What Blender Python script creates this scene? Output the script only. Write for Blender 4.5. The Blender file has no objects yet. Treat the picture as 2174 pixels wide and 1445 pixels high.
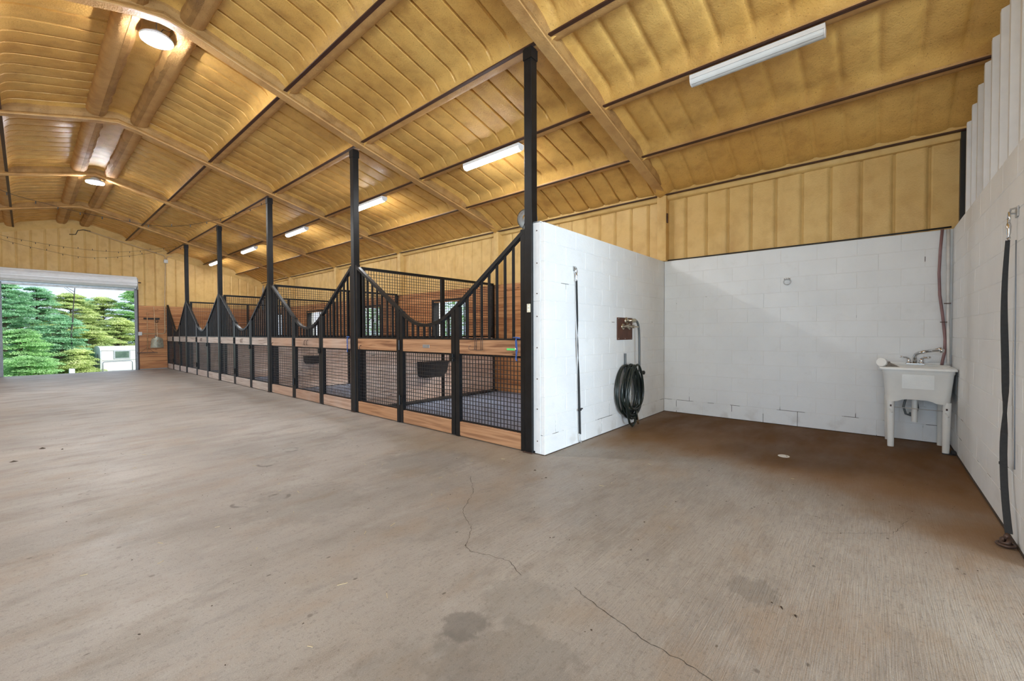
import bpy, bmesh, math, random
import numpy as np
from mathutils import Vector, Matrix, noise as mnoise
random.seed(7)
PI = math.pi
SC = bpy.context.scene
COL = SC.collection

# ------------------------------------------------------------------ camera
CAM_H = 1.2862
YAW, PITCH, ROLL = 0.8582, -0.0178, -0.0039
cam_data = bpy.data.cameras.new('camera')
cam_data.sensor_fit = 'HORIZONTAL'
cam_data.sensor_width = 36.0
cam_data.lens = 892.06 / 2174 * 36.0
cam_data.clip_start = 0.05
cam_data.clip_end = 500
cam = bpy.data.objects.new('camera', cam_data)
COL.objects.link(cam)
_F = Vector((math.sin(YAW)*math.cos(PITCH), math.cos(YAW)*math.cos(PITCH), math.sin(PITCH)))
_R = Vector((math.cos(YAW), -math.sin(YAW), 0))
_U = _R.cross(_F)
_R2 = _R*math.cos(ROLL) + _U*math.sin(ROLL)
_U2 = -_R*math.sin(ROLL) + _U*math.cos(ROLL)
cam.matrix_world = Matrix(((_R2.x, _U2.x, -_F.x, 0), (_R2.y, _U2.y, -_F.y, 0), (_R2.z, _U2.z, -_F.z, CAM_H), (0, 0, 0, 1)))
SC.camera = cam

# ------------------------------------------------------------------ world, sun, exposure
SKY_STRENGTH = 1.15
SUN_STRENGTH = 5.2
TUBE_STRENGTH = 58.0
DISC_STRENGTH = 500.0
REAR_W = 1300.0      # added fill light in an unseen doorway behind the camera
SIDE_W = 290.0      # added fill light in an unseen doorway in the opposite side wall
EXPOSURE = 0.42
world = bpy.data.worlds.new('sky')
SC.world = world
world.use_nodes = True
wn = world.node_tree
wn.nodes.clear()
w_out = wn.nodes.new('ShaderNodeOutputWorld')
w_bg = wn.nodes.new('ShaderNodeBackground')
w_tc = wn.nodes.new('ShaderNodeTexCoord')
w_map = wn.nodes.new('ShaderNodeMapping')
w_map.inputs['Scale'].default_value = (1, 1, 3.0)
w_noise = wn.nodes.new('ShaderNodeTexNoise')
w_noise.inputs['Scale'].default_value = 3.2
w_noise.inputs['Detail'].default_value = 7
w_ramp = wn.nodes.new('ShaderNodeValToRGB')
w_ramp.color_ramp.elements[0].position = 0.40
w_ramp.color_ramp.elements[0].color = (0.50, 0.66, 0.92, 1)
w_ramp.color_ramp.elements[1].position = 0.60
w_ramp.color_ramp.elements[1].color = (0.84, 0.89, 0.97, 1)
wn.links.new(w_tc.outputs['Generated'], w_map.inputs[0])
wn.links.new(w_map.outputs[0], w_noise.inputs['Vector'])
wn.links.new(w_noise.outputs[0], w_ramp.inputs[0])
wn.links.new(w_ramp.outputs[0], w_bg.inputs['Color'])
w_bg.inputs['Strength'].default_value = SKY_STRENGTH
wn.links.new(w_bg.outputs[0], w_out.inputs[0])

sun_d = bpy.data.lights.new('sun', 'SUN')
sun_d.energy = SUN_STRENGTH
sun_d.angle = math.radians(22)
sun_d.color = (1.0, 0.95, 0.86)
sun = bpy.data.objects.new('sun', sun_d)
COL.objects.link(sun)
sun.rotation_euler = Vector((.52, -.58, .50)).to_track_quat('Z', 'Y').to_euler()

def fill_light(name, loc, rot, sx, sy, watts, col):  # area light added as fill, standing in for daylight
    d = bpy.data.lights.new(name, 'AREA')
    d.shape = 'RECTANGLE'; d.size = sx; d.size_y = sy; d.energy = watts; d.color = col
    o = bpy.data.objects.new(name, d); COL.objects.link(o)
    o.location = loc; o.rotation_euler = rot
    return o
fill_light('rear_fill_light', (-1.0, -8.95, 1.75), (math.radians(90), 0, 0), 5.7, 3.3, REAR_W, (.66, .84, 1.0))
fill_light('side_fill_light', (-4.62, -1.0, 1.5), (math.radians(90), 0, math.radians(-90)), 7.0, 2.8, SIDE_W, (.68, .85, 1.0))

SC.view_settings.view_transform = 'Standard'
SC.view_settings.look = 'None'
SC.view_settings.exposure = EXPOSURE
SC.view_settings.gamma = 1.0
SC.view_settings.use_curve_mapping = False

# ------------------------------------------------------------------ mesh helpers
class MB:
    def __init__(s):
        s.v, s.f = [], []
    def add(s, vs, fs):
        n = len(s.v)
        s.v += [tuple(p) for p in vs]
        s.f += [tuple(i+n for i in q) for q in fs]
        return s
    def box(s, x0, x1, y0, y1, z0, z1):
        v = [(x0,y0,z0),(x1,y0,z0),(x1,y1,z0),(x0,y1,z0),(x0,y0,z1),(x1,y0,z1),(x1,y1,z1),(x0,y1,z1)]
        return s.add(v, [(0,3,2,1),(4,5,6,7),(0,1,5,4),(1,2,6,5),(2,3,7,6),(3,0,4,7)])
    def bbox(s, x0, x1, y0, y1, z0, z1, b=0.003):
        # box with chamfered edges (8 corners -> 24 verts)
        b = min(b, (x1-x0)*.45, (y1-y0)*.45, (z1-z0)*.45)
        xs, ys, zs = (x0, x1), (y0, y1), (z0, z1)
        idx, vs = {}, []
        for i in (0,1):
            for j in (0,1):
                for k in (0,1):
                    sx, sy, sz = (1,-1)[i]*b, (1,-1)[j]*b, (1,-1)[k]*b
                    for a, p in enumerate(((xs[i], ys[j]+sy, zs[k]+sz), (xs[i]+sx, ys[j], zs[k]+sz), (xs[i]+sx, ys[j]+sy, zs[k]))):
                        idx[(i,j,k,a)] = len(vs); vs.append(p)
        g = lambda i,j,k,a: idx[(i,j,k,a)]
        fs = []
        fs.append((g(0,0,0,0),g(0,0,1,0),g(0,1,1,0),g(0,1,0,0)))
        fs.append((g(1,0,0,0),g(1,1,0,0),g(1,1,1,0),g(1,0,1,0)))
        fs.append((g(0,0,0,1),g(1,0,0,1),g(1,0,1,1),g(0,0,1,1)))
        fs.append((g(0,1,0,1),g(0,1,1,1),g(1,1,1,1),g(1,1,0,1)))
        fs.append((g(0,0,0,2),g(0,1,0,2),g(1,1,0,2),g(1,0,0,2)))
        fs.append((g(0,0,1,2),g(1,0,1,2),g(1,1,1,2),g(0,1,1,2)))
        for i in (0,1):
            for j in (0,1):
                fs.append((g(i,j,0,0),g(i,j,0,1),g(i,j,1,1),g(i,j,1,0)))
        for i in (0,1):
            for k in (0,1):
                fs.append((g(i,0,k,0),g(i,0,k,2),g(i,1,k,2),g(i,1,k,0)))
        for j in (0,1):
            for k in (0,1):
                fs.append((g(0,j,k,1),g(0,j,k,2),g(1,j,k,2),g(1,j,k,1)))
        for i in (0,1):
            for j in (0,1):
                for k in (0,1):
                    fs.append((g(i,j,k,0),g(i,j,k,1),g(i,j,k,2)))
        return s.add(vs, fs)
    def bar(s, p, q, w, h, up=(0,0,1)):
        # rectangular bar from p to q
        p, q = Vector(p), Vector(q)
        d = (q-p).normalized(); u = Vector(up)
        if abs(d.dot(u)) > .98: u = Vector((1,0,0))
        r = d.cross(u).normalized(); u = r.cross(d).normalized()
        v = []
        for c in (p, q):
            for a, b in ((-1,-1),(1,-1),(1,1),(-1,1)):
                v.append(c + r*(a*w/2) + u*(b*h/2))
        return s.add(v, [(0,1,2,3),(7,6,5,4),(0,4,5,1),(1,5,6,2),(2,6,7,3),(3,7,4,0)])
    def ribbon(s, pts, wdirs, w, t=0.003):
        # strap: path points, width direction per point
        n = len(pts); base = len(s.v)
        for i, p in enumerate(pts):
            p = Vector(p); wd = Vector(wdirs[i]).normalized()
            d = (Vector(pts[min(i+1,n-1)]) - Vector(pts[max(i-1,0)])).normalized()
            nn = d.cross(wd).normalized()
            ww = w[i] if isinstance(w, (list, tuple)) else w
            for a, b in ((-1,-1),(1,-1),(1,1),(-1,1)):
                s.v.append(tuple(p + wd*(a*ww/2) + nn*(b*t/2)))
        for i in range(n-1):
            o = base + i*4
            for k in range(4):
                s.f.append((o+k, o+(k+1)%4, o+4+(k+1)%4, o+4+k))
        s.f.append((base, base+3, base+2, base+1))
        e = base + (n-1)*4
        s.f.append((e, e+1, e+2, e+3))
        return s
    def tube(s, pts, r, n=8, caps=True, closed=False):
        pts = [Vector(p) for p in pts]
        m = len(pts); base = len(s.v)
        nrm = None
        for i, p in enumerate(pts):
            if closed:
                d = (pts[(i+1) % m] - pts[i-1])
            else:
                d = pts[min(i+1,m-1)] - pts[max(i-1,0)]
            d = d.normalized() if d.length > 1e-9 else Vector((0,0,1))
            if nrm is None:
                a = Vector((0,0,1)) if abs(d.z) < .9 else Vector((1,0,0))
                nrm = d.cross(a).normalized()
            nrm = (nrm - d*nrm.dot(d))
            nrm = nrm.normalized() if nrm.length > 1e-6 else d.orthogonal().normalized()
            b = d.cross(nrm)
            rr = r[i] if isinstance(r, (list, tuple)) else r
            for k in range(n):
                t = 2*PI*k/n
                s.v.append(tuple(p + nrm*(rr*math.cos(t)) + b*(rr*math.sin(t))))
        for i in range(m if closed else m-1):
            o = base+i*n; o2 = base+((i+1) % m)*n
            for k in range(n):
                s.f.append((o+k, o+(k+1)%n, o2+(k+1)%n, o2+k))
        if caps and not closed:
            s.f.append(tuple(base+k for k in reversed(range(n))))
            s.f.append(tuple(base+(m-1)*n+k for k in range(n)))
        return s
    def lathe(s, prof, origin, axis, n=20, cap=True):
        # prof: list of (radius, distance along axis)
        a = Vector(axis).normalized(); o = Vector(origin)
        e1 = a.orthogonal().normalized(); e2 = a.cross(e1)
        base = len(s.v)
        for r, h in prof:
            for k in range(n):
                t = 2*PI*k/n
                s.v.append(tuple(o + a*h + e1*(r*math.cos(t)) + e2*(r*math.sin(t))))
        for i in range(len(prof)-1):
            for k in range(n):
                s.f.append((base+i*n+k, base+i*n+(k+1)%n, base+(i+1)*n+(k+1)%n, base+(i+1)*n+k))
        if cap:
            s.f.append(tuple(base+k for k in reversed(range(n))))
            s.f.append(tuple(base+(len(prof)-1)*n+k for k in range(n)))
        return s
    def loft(s, rings, cap0=True, cap1=True):
        n = len(rings[0]); base = len(s.v)
        for r in rings: s.v += [tuple(p) for p in r]
        for i in range(len(rings)-1):
            for k in range(n):
                s.f.append((base+i*n+k, base+i*n+(k+1)%n, base+(i+1)*n+(k+1)%n, base+(i+1)*n+k))
        if cap0: s.f.append(tuple(base+k for k in reversed(range(n))))
        if cap1: s.f.append(tuple(base+(len(rings)-1)*n+k for k in range(n)))
        return s

WLOC = {}
def obj(name, mb, mat, parent=None, smooth=False, kind=None, label=None, mesh=None, loc=None):
    if mesh is None:
        me = bpy.data.meshes.new(name)
        off = Vector((0,0,0))
        if parent is not None: off = WLOC.get(parent.name, Vector((0,0,0)))
        me.from_pydata([(x-off.x, y-off.y, z-off.z) for x, y, z in mb.v], [], mb.f)
        me.update()
        if smooth is True:
            me.polygons.foreach_set('use_smooth', [True]*len(me.polygons))
        elif smooth:
            me.polygons.foreach_set('use_smooth', [True]*len(me.polygons))
            me.set_sharp_from_angle(angle=math.radians(smooth))
        bm = bmesh.new(); bm.from_mesh(me)
        if kind != 'stuff' and len(bm.faces) < 20000:
            bmesh.ops.recalc_face_normals(bm, faces=bm.faces)
            bm.to_mesh(me)
        bm.free()
        if mat: me.materials.append(mat)
    else:
        me = mesh
    o = bpy.data.objects.new(name, me)
    COL.objects.link(o)
    w = Vector((0,0,0))
    if parent is not None:
        o.parent = parent
        w = WLOC.get(parent.name, Vector((0,0,0))).copy()
    if loc is not None:
        o.location = Vector(loc) - w
        w = Vector(loc)
    WLOC[o.name] = w
    if kind: o['kind'] = kind
    if label: o['label'] = label
    return o

def tag(o, label, cat, group=None):
    o['label'] = label; o['category'] = cat
    if group: o['group'] = group
    return o

def thing(name, label, cat, loc=(0,0,0), group=None):
    o = bpy.data.objects.new(name, None)
    o.empty_display_size = .1
    COL.objects.link(o)
    o.location = loc
    WLOC[o.name] = Vector(loc)
    return tag(o, label, cat, group)

def struct(name, mb, mat, smooth=False):
    return obj(name, mb, mat, None, smooth, 'structure')

# ------------------------------------------------------------------ material helpers
class NT:
    def __init__(s, name):
        s.m = bpy.data.materials.new(name); s.m.use_nodes = True
        s.t = s.m.node_tree; s.t.nodes.clear()
        s.out = s.t.nodes.new('ShaderNodeOutputMaterial')
        s.b = s.t.nodes.new('ShaderNodeBsdfPrincipled')
        s.t.links.new(s.b.outputs[0], s.out.inputs[0])
        s._pos = None
    def n(s, typ, ins=None, **kw):
        nd = s.t.nodes.new(typ)
        for k, v in kw.items(): setattr(nd, k, v)
        for k, v in (ins or {}).items(): s.put(nd.inputs[k], v)
        return nd
    def put(s, sock, v):
        if hasattr(v, 'is_output'): s.t.links.new(v, sock)
        elif isinstance(v, (tuple, list)) and len(v) == 3 and sock.type == 'RGBA': sock.default_value = (*v, 1)
        else: sock.default_value = v
    def pos(s):
        if s._pos is None: s._pos = s.n('ShaderNodeNewGeometry').outputs['Position']
        return s._pos
    def mapped(s, scale, loc=(0,0,0), vec=None):
        return s.n('ShaderNodeMapping', {'Vector': vec or s.pos(), 'Scale': scale, 'Location': loc}).outputs[0]
    def noise(s, scale=5, detail=3, vec=None, rough=.5, dist=0):
        return s.n('ShaderNodeTexNoise', {'Vector': vec or s.pos(), 'Scale': scale, 'Detail': detail, 'Roughness': rough, 'Distortion': dist}).outputs[0]
    def ramp(s, fac, stops):
        nd = s.n('ShaderNodeValToRGB', {'Fac': fac})
        cr = nd.color_ramp
        while len(cr.elements) < len(stops): cr.elements.new(.5)
        for e, (p, c) in zip(cr.elements, stops):
            e.position = p; e.color = (*c, 1) if len(c) == 3 else c
        return nd.outputs[0]
    def step(s, v, a, b):
        return s.n('ShaderNodeMapRange', {'Value': v, 'From Min': a, 'From Max': b}, interpolation_type='SMOOTHSTEP').outputs[0]
    def math(s, op, a, b=0.0, c=None):
        nd = s.n('ShaderNodeMath', operation=op)
        s.put(nd.inputs[0], a); s.put(nd.inputs[1], b)
        if c is not None: s.put(nd.inputs[2], c)
        return nd.outputs[0]
    def mix(s, fac, a, b, mode='MIX'):
        nd = s.n('ShaderNodeMix', data_type='RGBA', blend_type=mode)
        s.put(nd.inputs[0], fac); s.put(nd.inputs[6], a); s.put(nd.inputs[7], b)
        return nd.outputs[2]
    def bump(s, h, strength=.3, dist=.01):
        nd = s.n('ShaderNodeBump', {'Height': h, 'Strength': strength, 'Distance': dist})
        s.t.links.new(nd.outputs[0], s.b.inputs['Normal'])
    def xyz(s):
        nd = s.n('ShaderNodeSeparateXYZ', {0: s.pos()})
        return nd.outputs
    def set(s, color=None, rough=.5, metal=0, spec=.5, **kw):
        if color is not None: s.put(s.b.inputs['Base Color'], color)
        s.put(s.b.inputs['Roughness'], rough)
        s.put(s.b.inputs['Metallic'], metal)
        s.put(s.b.inputs['Specular IOR Level'], spec)
        for k, v in kw.items(): s.put(s.b.inputs[k], v)
        return s.m

def simple(name, col, rough=.5, metal=0, spec=.5, var=.12, vs=9, bump=0):
    t = NT(name)
    f = t.noise(vs, 4)
    dark = tuple(c*(1-var) for c in col); lite = tuple(min(1, c*(1+var)) for c in col)
    c = t.ramp(f, [(.3, dark), (.7, lite)])
    if bump: t.bump(t.noise(vs*12, 3), bump, .004)
    return t.set(c, rough, metal, spec)

def mat_foam(name, a, b, dark, speck=.5, rough=.5):
    t = NT(name)
    big = t.noise(.9, 4, rough=.6)
    med = t.noise(6, 4)
    c = t.ramp(big, [(.32, a), (.68, b)])
    c = t.mix(t.math('MULTIPLY', t.step(med, .42, .72), .30), c, dark)
    c = t.mix(t.math('MULTIPLY', t.step(t.noise(2.3, 4, t.mapped((1, 1, .35), (5, 2, 1)), rough=.6), .52, .74), .42), c, dark)
    fine = t.noise(105, 2)
    sp = t.math('MULTIPLY', t.step(fine, .66, .71), speck)
    c = t.mix(sp, c, tuple(q*.6 for q in dark))
    h = t.math('ADD', t.noise(55, 3), t.math('MULTIPLY', t.noise(14, 2), .8))
    t.bump(h, .35, .012)
    return t.set(c, t.ramp(t.noise(3, 2), [(.3, (rough-.1,)*3), (.7, (rough+.15,)*3)]), 0, .45)

M = {}
M['foam'] = mat_foam('spray_foam_ceiling', (.64, .345, .085), (.72, .43, .125), (.33, .145, .032), .9, .42)
M['foam_beam'] = mat_foam('spray_foam_beam', (.51, .275, .095), (.59, .345, .13), (.28, .125, .04), .6, .55)
M['foam_wall'] = mat_foam('spray_foam_wall', (.66, .425, .15), (.72, .485, .19), (.44, .235, .07), .18, .55)
M['flange'] = simple('dark_primer_steel', (.055, .02, .012), .55, 0, .4)
M['rough_foam'] = mat_foam('rough_brown_foam', (.34, .17, .05), (.44, .245, .08), (.09, .035, .012), 1.0, .7)

def mat_floor():
    t = NT('broom_finished_concrete')
    X, Y, Z = t.xyz()
    big = t.noise(.55, 5, rough=.6)
    med = t.noise(2.6, 5, t.mapped((.55, 1.3, 1)), rough=.6)
    c = t.ramp(big, [(.25, (.225, .203, .187)), (.5, (.325, .297, .273)), (.75, (.415, .385, .352))])
    c = t.mix(t.math('MULTIPLY', t.step(med, .48, .72), .45), c, (.20, .16, .13))
    c = t.mix(t.math('MULTIPLY', t.step(t.noise(1.4, 4), .55, .75), .4), c, (.28, .215, .15))
    # broom streaks run across the aisle (along X)
    st = t.noise(1, 4, t.mapped((5.5, 190, 1)), dist=.45)
    bay = t.math('ADD', t.math('MULTIPLY', t.math('MULTIPLY', t.step(X, .9, 2.4), t.step(Y, 3.0, 1.6)), .75), .25)
    c = t.mix(t.math('MULTIPLY', t.step(st, .48, .66), t.math('MULTIPLY', bay, .34)), c, (.15, .12, .10))
    st2 = t.noise(1, 4, t.mapped((5.0, 170, 1), (7, 3, 0)), dist=.3)
    c = t.mix(t.math('MULTIPLY', t.step(st2, .52, .70), t.math('MULTIPLY', bay, .30)), c, (.52, .48, .43))
    grit = t.noise(230, 2)
    c = t.mix(t.math('MULTIPLY', t.step(grit, .54, .66), .30), c, (.17, .145, .125))
    c = t.mix(t.math('MULTIPLY', t.step(grit, .45, .34), .28), c, (.52, .48, .44))
    c = t.mix(t.math('MULTIPLY', t.step(t.noise(1.7, 5, t.mapped((.6, 1.2, 1), (2, 8, 0)), rough=.65), .50, .70), .40), c, (.30, .215, .145))
    c = t.mix(t.math('MULTIPLY', t.step(t.noise(60, 2), .58, .72), .4), c, (.13, .115, .10))
    c = t.mix(t.math('MULTIPLY', t.step(t.noise(26, 5, rough=.75), .52, .68), .35), c, (.15, .13, .115))
    c = t.mix(t.math('MULTIPLY', t.step(t.noise(4.5, 5, t.mapped((.7, 1.8, 1), (3, 1, 0)), rough=.65), .54, .68), .28), c, (.17, .155, .145))
    c = t.mix(t.math('MULTIPLY', t.step(t.noise(3.0, 5, t.mapped((.8, 1.6, 1), (9, 4, 0)), rough=.65), .55, .70), .25), c, (.44, .425, .41))
    v2 = t.n('ShaderNodeTexVoronoi', {'Vector': t.mapped((6, 11, 1)), 'Scale': 1.0, 'Randomness': 1.0})
    pick = t.step(t.n('ShaderNodeSeparateColor', {0: v2.outputs['Color']}).outputs[0], .62, .64)
    c = t.mix(t.math('MULTIPLY', t.math('MULTIPLY', t.step(v2.outputs['Distance'], .10, .05), pick), .7), c, (.07, .055, .045))
    # wet brown mud in the wash bay
    wob = t.math('MULTIPLY', t.math('SUBTRACT', t.noise(1.1, 4), .5), 2.2)
    xx = t.math('ADD', X, wob)
    yy = t.math('ADD', Y, t.math('MULTIPLY', wob, .3))
    xx = t.math('ADD', xx, t.math('MULTIPLY', t.step(Y, .7, -.7), .8))
    mud = t.math('MULTIPLY', t.step(xx, 3.8, 5.1), t.step(yy, 2.95, 2.3))
    mud2 = t.math('MULTIPLY', t.step(xx, 4.7, 6.3), t.step(yy, 2.95, 2.3))
    corner = t.math('MULTIPLY', t.step(t.math('ADD', xx, 0.0), 2.6, 3.6), t.step(t.math('ABSOLUTE', t.math('SUBTRACT', yy, 3.6)), 2.6, .4))
    c = t.mix(t.math('MULTIPLY', corner, .42), c, (.24, .165, .085))
    c = t.mix(t.math('MULTIPLY', mud, .85), c, (.235, .128, .050))
    c = t.mix(t.math('MULTIPLY', mud2, .85), c, (.135, .062, .016))
    # damp ring round the drain
    dx = t.math('SUBTRACT', X, 5.15); dy = t.math('SUBTRACT', Y, .65)
    dd = t.math('SQRT', t.math('ADD', t.math('MULTIPLY', dx, dx), t.math('MULTIPLY', t.math('MULTIPLY', dy, dy), .6)))
    c = t.mix(t.math('MULTIPLY', t.step(t.math('ADD', dd, t.math('MULTIPLY', wob, .12)), .75, .25), .55), c, (.10, .055, .022))
    # oil and water blotches
    for (sx, sy, r, k) in ((1.25, 1.36, .11, .6), (1.15, 1.05, .35, .3), (.9, 1.25, .3, .22), (1.55, 1.3, .22, .2), (2.6, 3.4, .5, .25), (1.4, 3.3, .45, .2), (2.0, 5.2, .7, .2), (2.35, .45, .13, .35)):
        ax = t.math('SUBTRACT', X, sx); ay = t.math('SUBTRACT', Y, sy)
        d = t.math('SQRT', t.math('ADD', t.math('MULTIPLY', ax, ax), t.math('MULTIPLY', ay, ay)))
        d = t.math('ADD', d, t.math('MULTIPLY', t.math('SUBTRACT', t.noise(14, 4), .5), r*1.3))
        c = t.mix(t.math('MULTIPLY', t.step(d, r, r*.7), k), c, (.125, .115, .105))
    for (sx, sy, r) in ((1.28, 3.55, .075), (1.05, 3.62, .06), (1.55, 4.55, .085), (1.9, 4.9, .08)):
        ax = t.math('SUBTRACT', X, sx); ay = t.math('SUBTRACT', Y, sy)
        d = t.math('SQRT', t.math('ADD', t.math('MULTIPLY', ax, ax), t.math('MULTIPLY', ay, ay)))
        d = t.math('ABSOLUTE', t.math('SUBTRACT', d, r))
        c = t.mix(t.math('MULTIPLY', t.math('MULTIPLY', t.step(d, .022, .008), t.step(t.noise(9, 3), .42, .6)), .7), c, (.08, .07, .062))
    # dark drips
    vor = t.n('ShaderNodeTexVoronoi', {'Vector': t.pos(), 'Scale': 3.2}).outputs['Distance']
    c = t.mix(t.math('MULTIPLY', t.step(vor, .055, .03), .55), c, (.10, .08, .065))
    brm = t.math('MULTIPLY', t.math('ADD', t.math('MULTIPLY', t.step(X, .8, 2.4), .75), .25), st)
    h = t.math('ADD', t.math('MULTIPLY', brm, 1.4), t.math('MULTIPLY', t.noise(90, 3), .45))
    t.bump(h, .26, .004)
    rough = t.ramp(med, [(.3, (.38,)*3), (.7, (.62,)*3)])
    return t.set(c, rough, 0, t.math('SUBTRACT', .40, t.math('MULTIPLY', mud, .34)))
M['floor'] = mat_floor()

def mat_block():
    t = NT('white_painted_block')
    X, Y, Z = t.xyz()
    c = t.ramp(t.noise(2.2, 4), [(.3, (.73, .74, .75)), (.7, (.79, .80, .81))])
    c = t.mix(t.math('MULTIPLY', t.step(t.noise(9, 5), .58, .75), .18), c, (.62, .61, .59))
    dots = t.n('ShaderNodeTexVoronoi', {'Vector': t.pos(), 'Scale': 2.6}).outputs['Distance']
    c = t.mix(t.math('MULTIPLY', t.step(dots, .028, .018), .8), c, (.10, .09, .085))
    low = t.step(Z, .28, 0.0)
    c = t.mix(t.math('MULTIPLY', t.math('MULTIPLY', low, t.step(t.noise(5, 4), .5, .7)), .4), c, (.45, .41, .37))
    t.bump(t.math('ADD', t.noise(70, 4), t.noise(160, 2)), .28, .006)
    return t.set(c, .55, 0, .35)
M['block'] = mat_block()
def mat_mortar():
    t = NT('painted_mortar')
    X, Y, Z = t.xyz()
    f = t.math('ADD', t.noise(3.2, 4), t.math('MULTIPLY', t.step(Z, .55, .12), .2))
    c = t.mix(t.step(f, .70, .725), (.74, .74, .735), (.07, .065, .06))
    t.bump(t.noise(60, 3), .3, .006)
    return t.set(c, .7, 0, .3)
M['mortar'] = mat_mortar()

def mat_wood(name, a, b, dark, rough=.55, gray=0.0):
    t = NT(name)
    rnd = t.n('ShaderNodeObjectInfo').outputs['Random']
    off = t.n('ShaderNodeCombineXYZ', {0: t.math('MULTIPLY', rnd, 37.0), 1: t.math('MULTIPLY', rnd, 19.0), 2: t.math('MULTIPLY', rnd, 53.0)}).outputs[0]
    p = t.n('ShaderNodeVectorMath', {0: t.pos(), 1: off}, operation='ADD').outputs[0]
    v = t.mapped((1.1, 1.1, 24), vec=p)
    g = t.noise(1.3, 5, v, dist=.6)
    c = t.ramp(g, [(.36, dark), (.5, a), (.64, b)])
    tone = t.math('MULTIPLY', t.math('SUBTRACT', rnd, .5), .5)
    c = t.mix(t.step(tone, 0.0, .25), c, t.mix(.5, c, b))
    c = t.mix(t.step(tone, 0.0, -.25), c, t.mix(.4, c, dark))
    kn = t.n('ShaderNodeTexVoronoi', {'Vector': t.mapped((1.6, 1.6, 5.0), vec=p), 'Scale': 1.4}).outputs['Distance']
    c = t.mix(t.math('MULTIPLY', t.step(kn, .10, .05), .8), c, tuple(x*.4 for x in dark))
    if gray: c = t.mix(t.math('MULTIPLY', t.step(t.noise(2.5, 4), .3, .7), gray), c, (.42, .39, .36))
    t.bump(g, .2, .004)
    return t.set(c, rough, 0, .35)
M['wood_wall'] = mat_wood('pine_wall_boards', (.46, .20, .075), (.57, .28, .115), (.28, .105, .038))
M['wood_front'] = mat_wood('stained_stall_boards', (.34, .17, .085), (.43, .235, .125), (.17, .07, .033))
M['wood_mid'] = mat_wood('pinkish_stall_boards', (.43, .27, .19), (.52, .35, .26), (.28, .16, .105), gray=.25)
M['wood_grey'] = mat_wood('weathered_stall_boards', (.54, .46, .42), (.66, .59, .55), (.36, .28, .24), gray=.4)
M['wood_part'] = mat_wood('partition_boards', (.72, .56, .47), (.80, .67, .59), (.52, .37, .29))
M['handle'] = mat_wood('tool_handle_wood', (.50, .30, .16), (.62, .42, .26), (.36, .18, .08))

M['black'] = simple('black_painted_steel', (.008, .008, .009), .38, 0, .3, .3)
M['mesh'] = simple('black_wire_mesh', (.010, .010, .013), .4, 0, .5, .2)
M['rubber'] = simple('black_rubber', (.018, .018, .02), .6, 0, .4, .3)
M['mat'] = simple('grey_rubber_stall_mat', (.25, .31, .44), .45, 0, .4, .25, 4, .3)
M['hose'] = simple('dark_green_black_hose', (.012, .018, .015), .3, 0, .5, .3)
M['hose_grey'] = simple('grey_hose', (.10, .11, .115), .4, 0, .5)
M['chrome'] = simple('chrome', (.62, .62, .63), .14, 1, .5, .06)
M['steel'] = simple('galvanised_steel', (.42, .44, .46), .42, .7, .5, .15, 14)
M['steel_dull'] = simple('dull_zinc', (.45, .45, .45), .5, .5, .5, .2)
M['white_plastic'] = simple('white_plastic', (.78, .78, .76), .35, 0, .5, .03)
M['white_metal'] = simple('white_metal_panel', (.70, .71, .73), .38, 0, .5, .04)
M['enamel'] = simple('white_enamel', (.74, .72, .72), .4, 0, .5, .05)
M['curtain'] = simple('white_curtain_steel', (.84, .86, .89), .35, 0, .5, .04)
M['guide'] = simple('dull_guide_steel', (.22, .235, .255), .5, .3, .4, .15, 14)
M['flash'] = simple('white_painted_trim', (.68, .69, .71), .45, 0, .5, .05)
M['plate_brown'] = simple('brown_rusty_plate', (.085, .028, .014), .5, .2, .5, .35, 12)
M['brass'] = simple('aged_brass', (.50, .44, .34), .3, 1, .5, .15)
M['web'] = simple('black_webbing', (.03, .031, .033), .7, 0, .3, .15, 60)
M['pex'] = simple('faded_red_pipe', (.24, .13, .13), .45, 0, .5, .15)
M['clear_pipe'] = simple('cloudy_white_pipe', (.62, .60, .58), .4, 0, .5, .1)
M['cable'] = simple('black_cable', (.012, .012, .012), .5)
M['blue'] = simple('blue_rope', (.035, .085, .27), .7)
M['green'] = simple('bright_green_tag', (.10, .62, .16), .5)
M['ivory'] = simple('ivory_plastic', (.68, .62, .48), .4)
M['shovel'] = simple('scuffed_aluminium', (.36, .34, .26), .42, .5, .5, .3, 12)
M['conduit'] = simple('painted_conduit', (.50, .36, .22), .45, .2)
M['grey_box'] = simple('grey_electrical_box', (.55, .55, .54), .45)
M['alum'] = simple('spun_aluminium', (.72, .70, .68), .3, .6)
M['crack'] = simple('dark_crack', (.035, .028, .022), .9)  # dark ribbon colour for the floor cracks and joints
M['mud'] = simple('dark_mud', (.05, .032, .02), .8)
M['straw'] = simple('straw', (.55, .44, .26), .8)
M['brush'] = simple('grey_brown_bristles', (.20, .175, .15), .8, 0, .2, .3, 60)
M['tin'] = simple('rusty_chain', (.10, .06, .045), .5, .5)
M['plate_grey'] = simple('grey_name_plate', (.33, .34, .35), .4, .6)
M['bark'] = simple('grey_bark', (.13, .10, .075), .9, 0, .2, .3)
M['dead'] = simple('dead_wood', (.05, .045, .045), .9, 0, .2)
M['trailer_white'] = simple('white_trailer_skin', (.58, .59, .60), .35, 0, .5, .03)
M['shade_blue'] = simple('pale_blue_trailer_shade', (.58, .67, .80), .4, 0, .5, .04)  # bluish shade of the trailer end put into its colour; pedestal shares it
M['grey_trim'] = simple('grey_trailer_trim', (.30, .33, .37), .4)
M['pipe'] = simple('grey_pipe_rail', (.22, .25, .30), .45, .3)
M['tyre'] = simple('tyre_rubber', (.02, .02, .02), .8)
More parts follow.
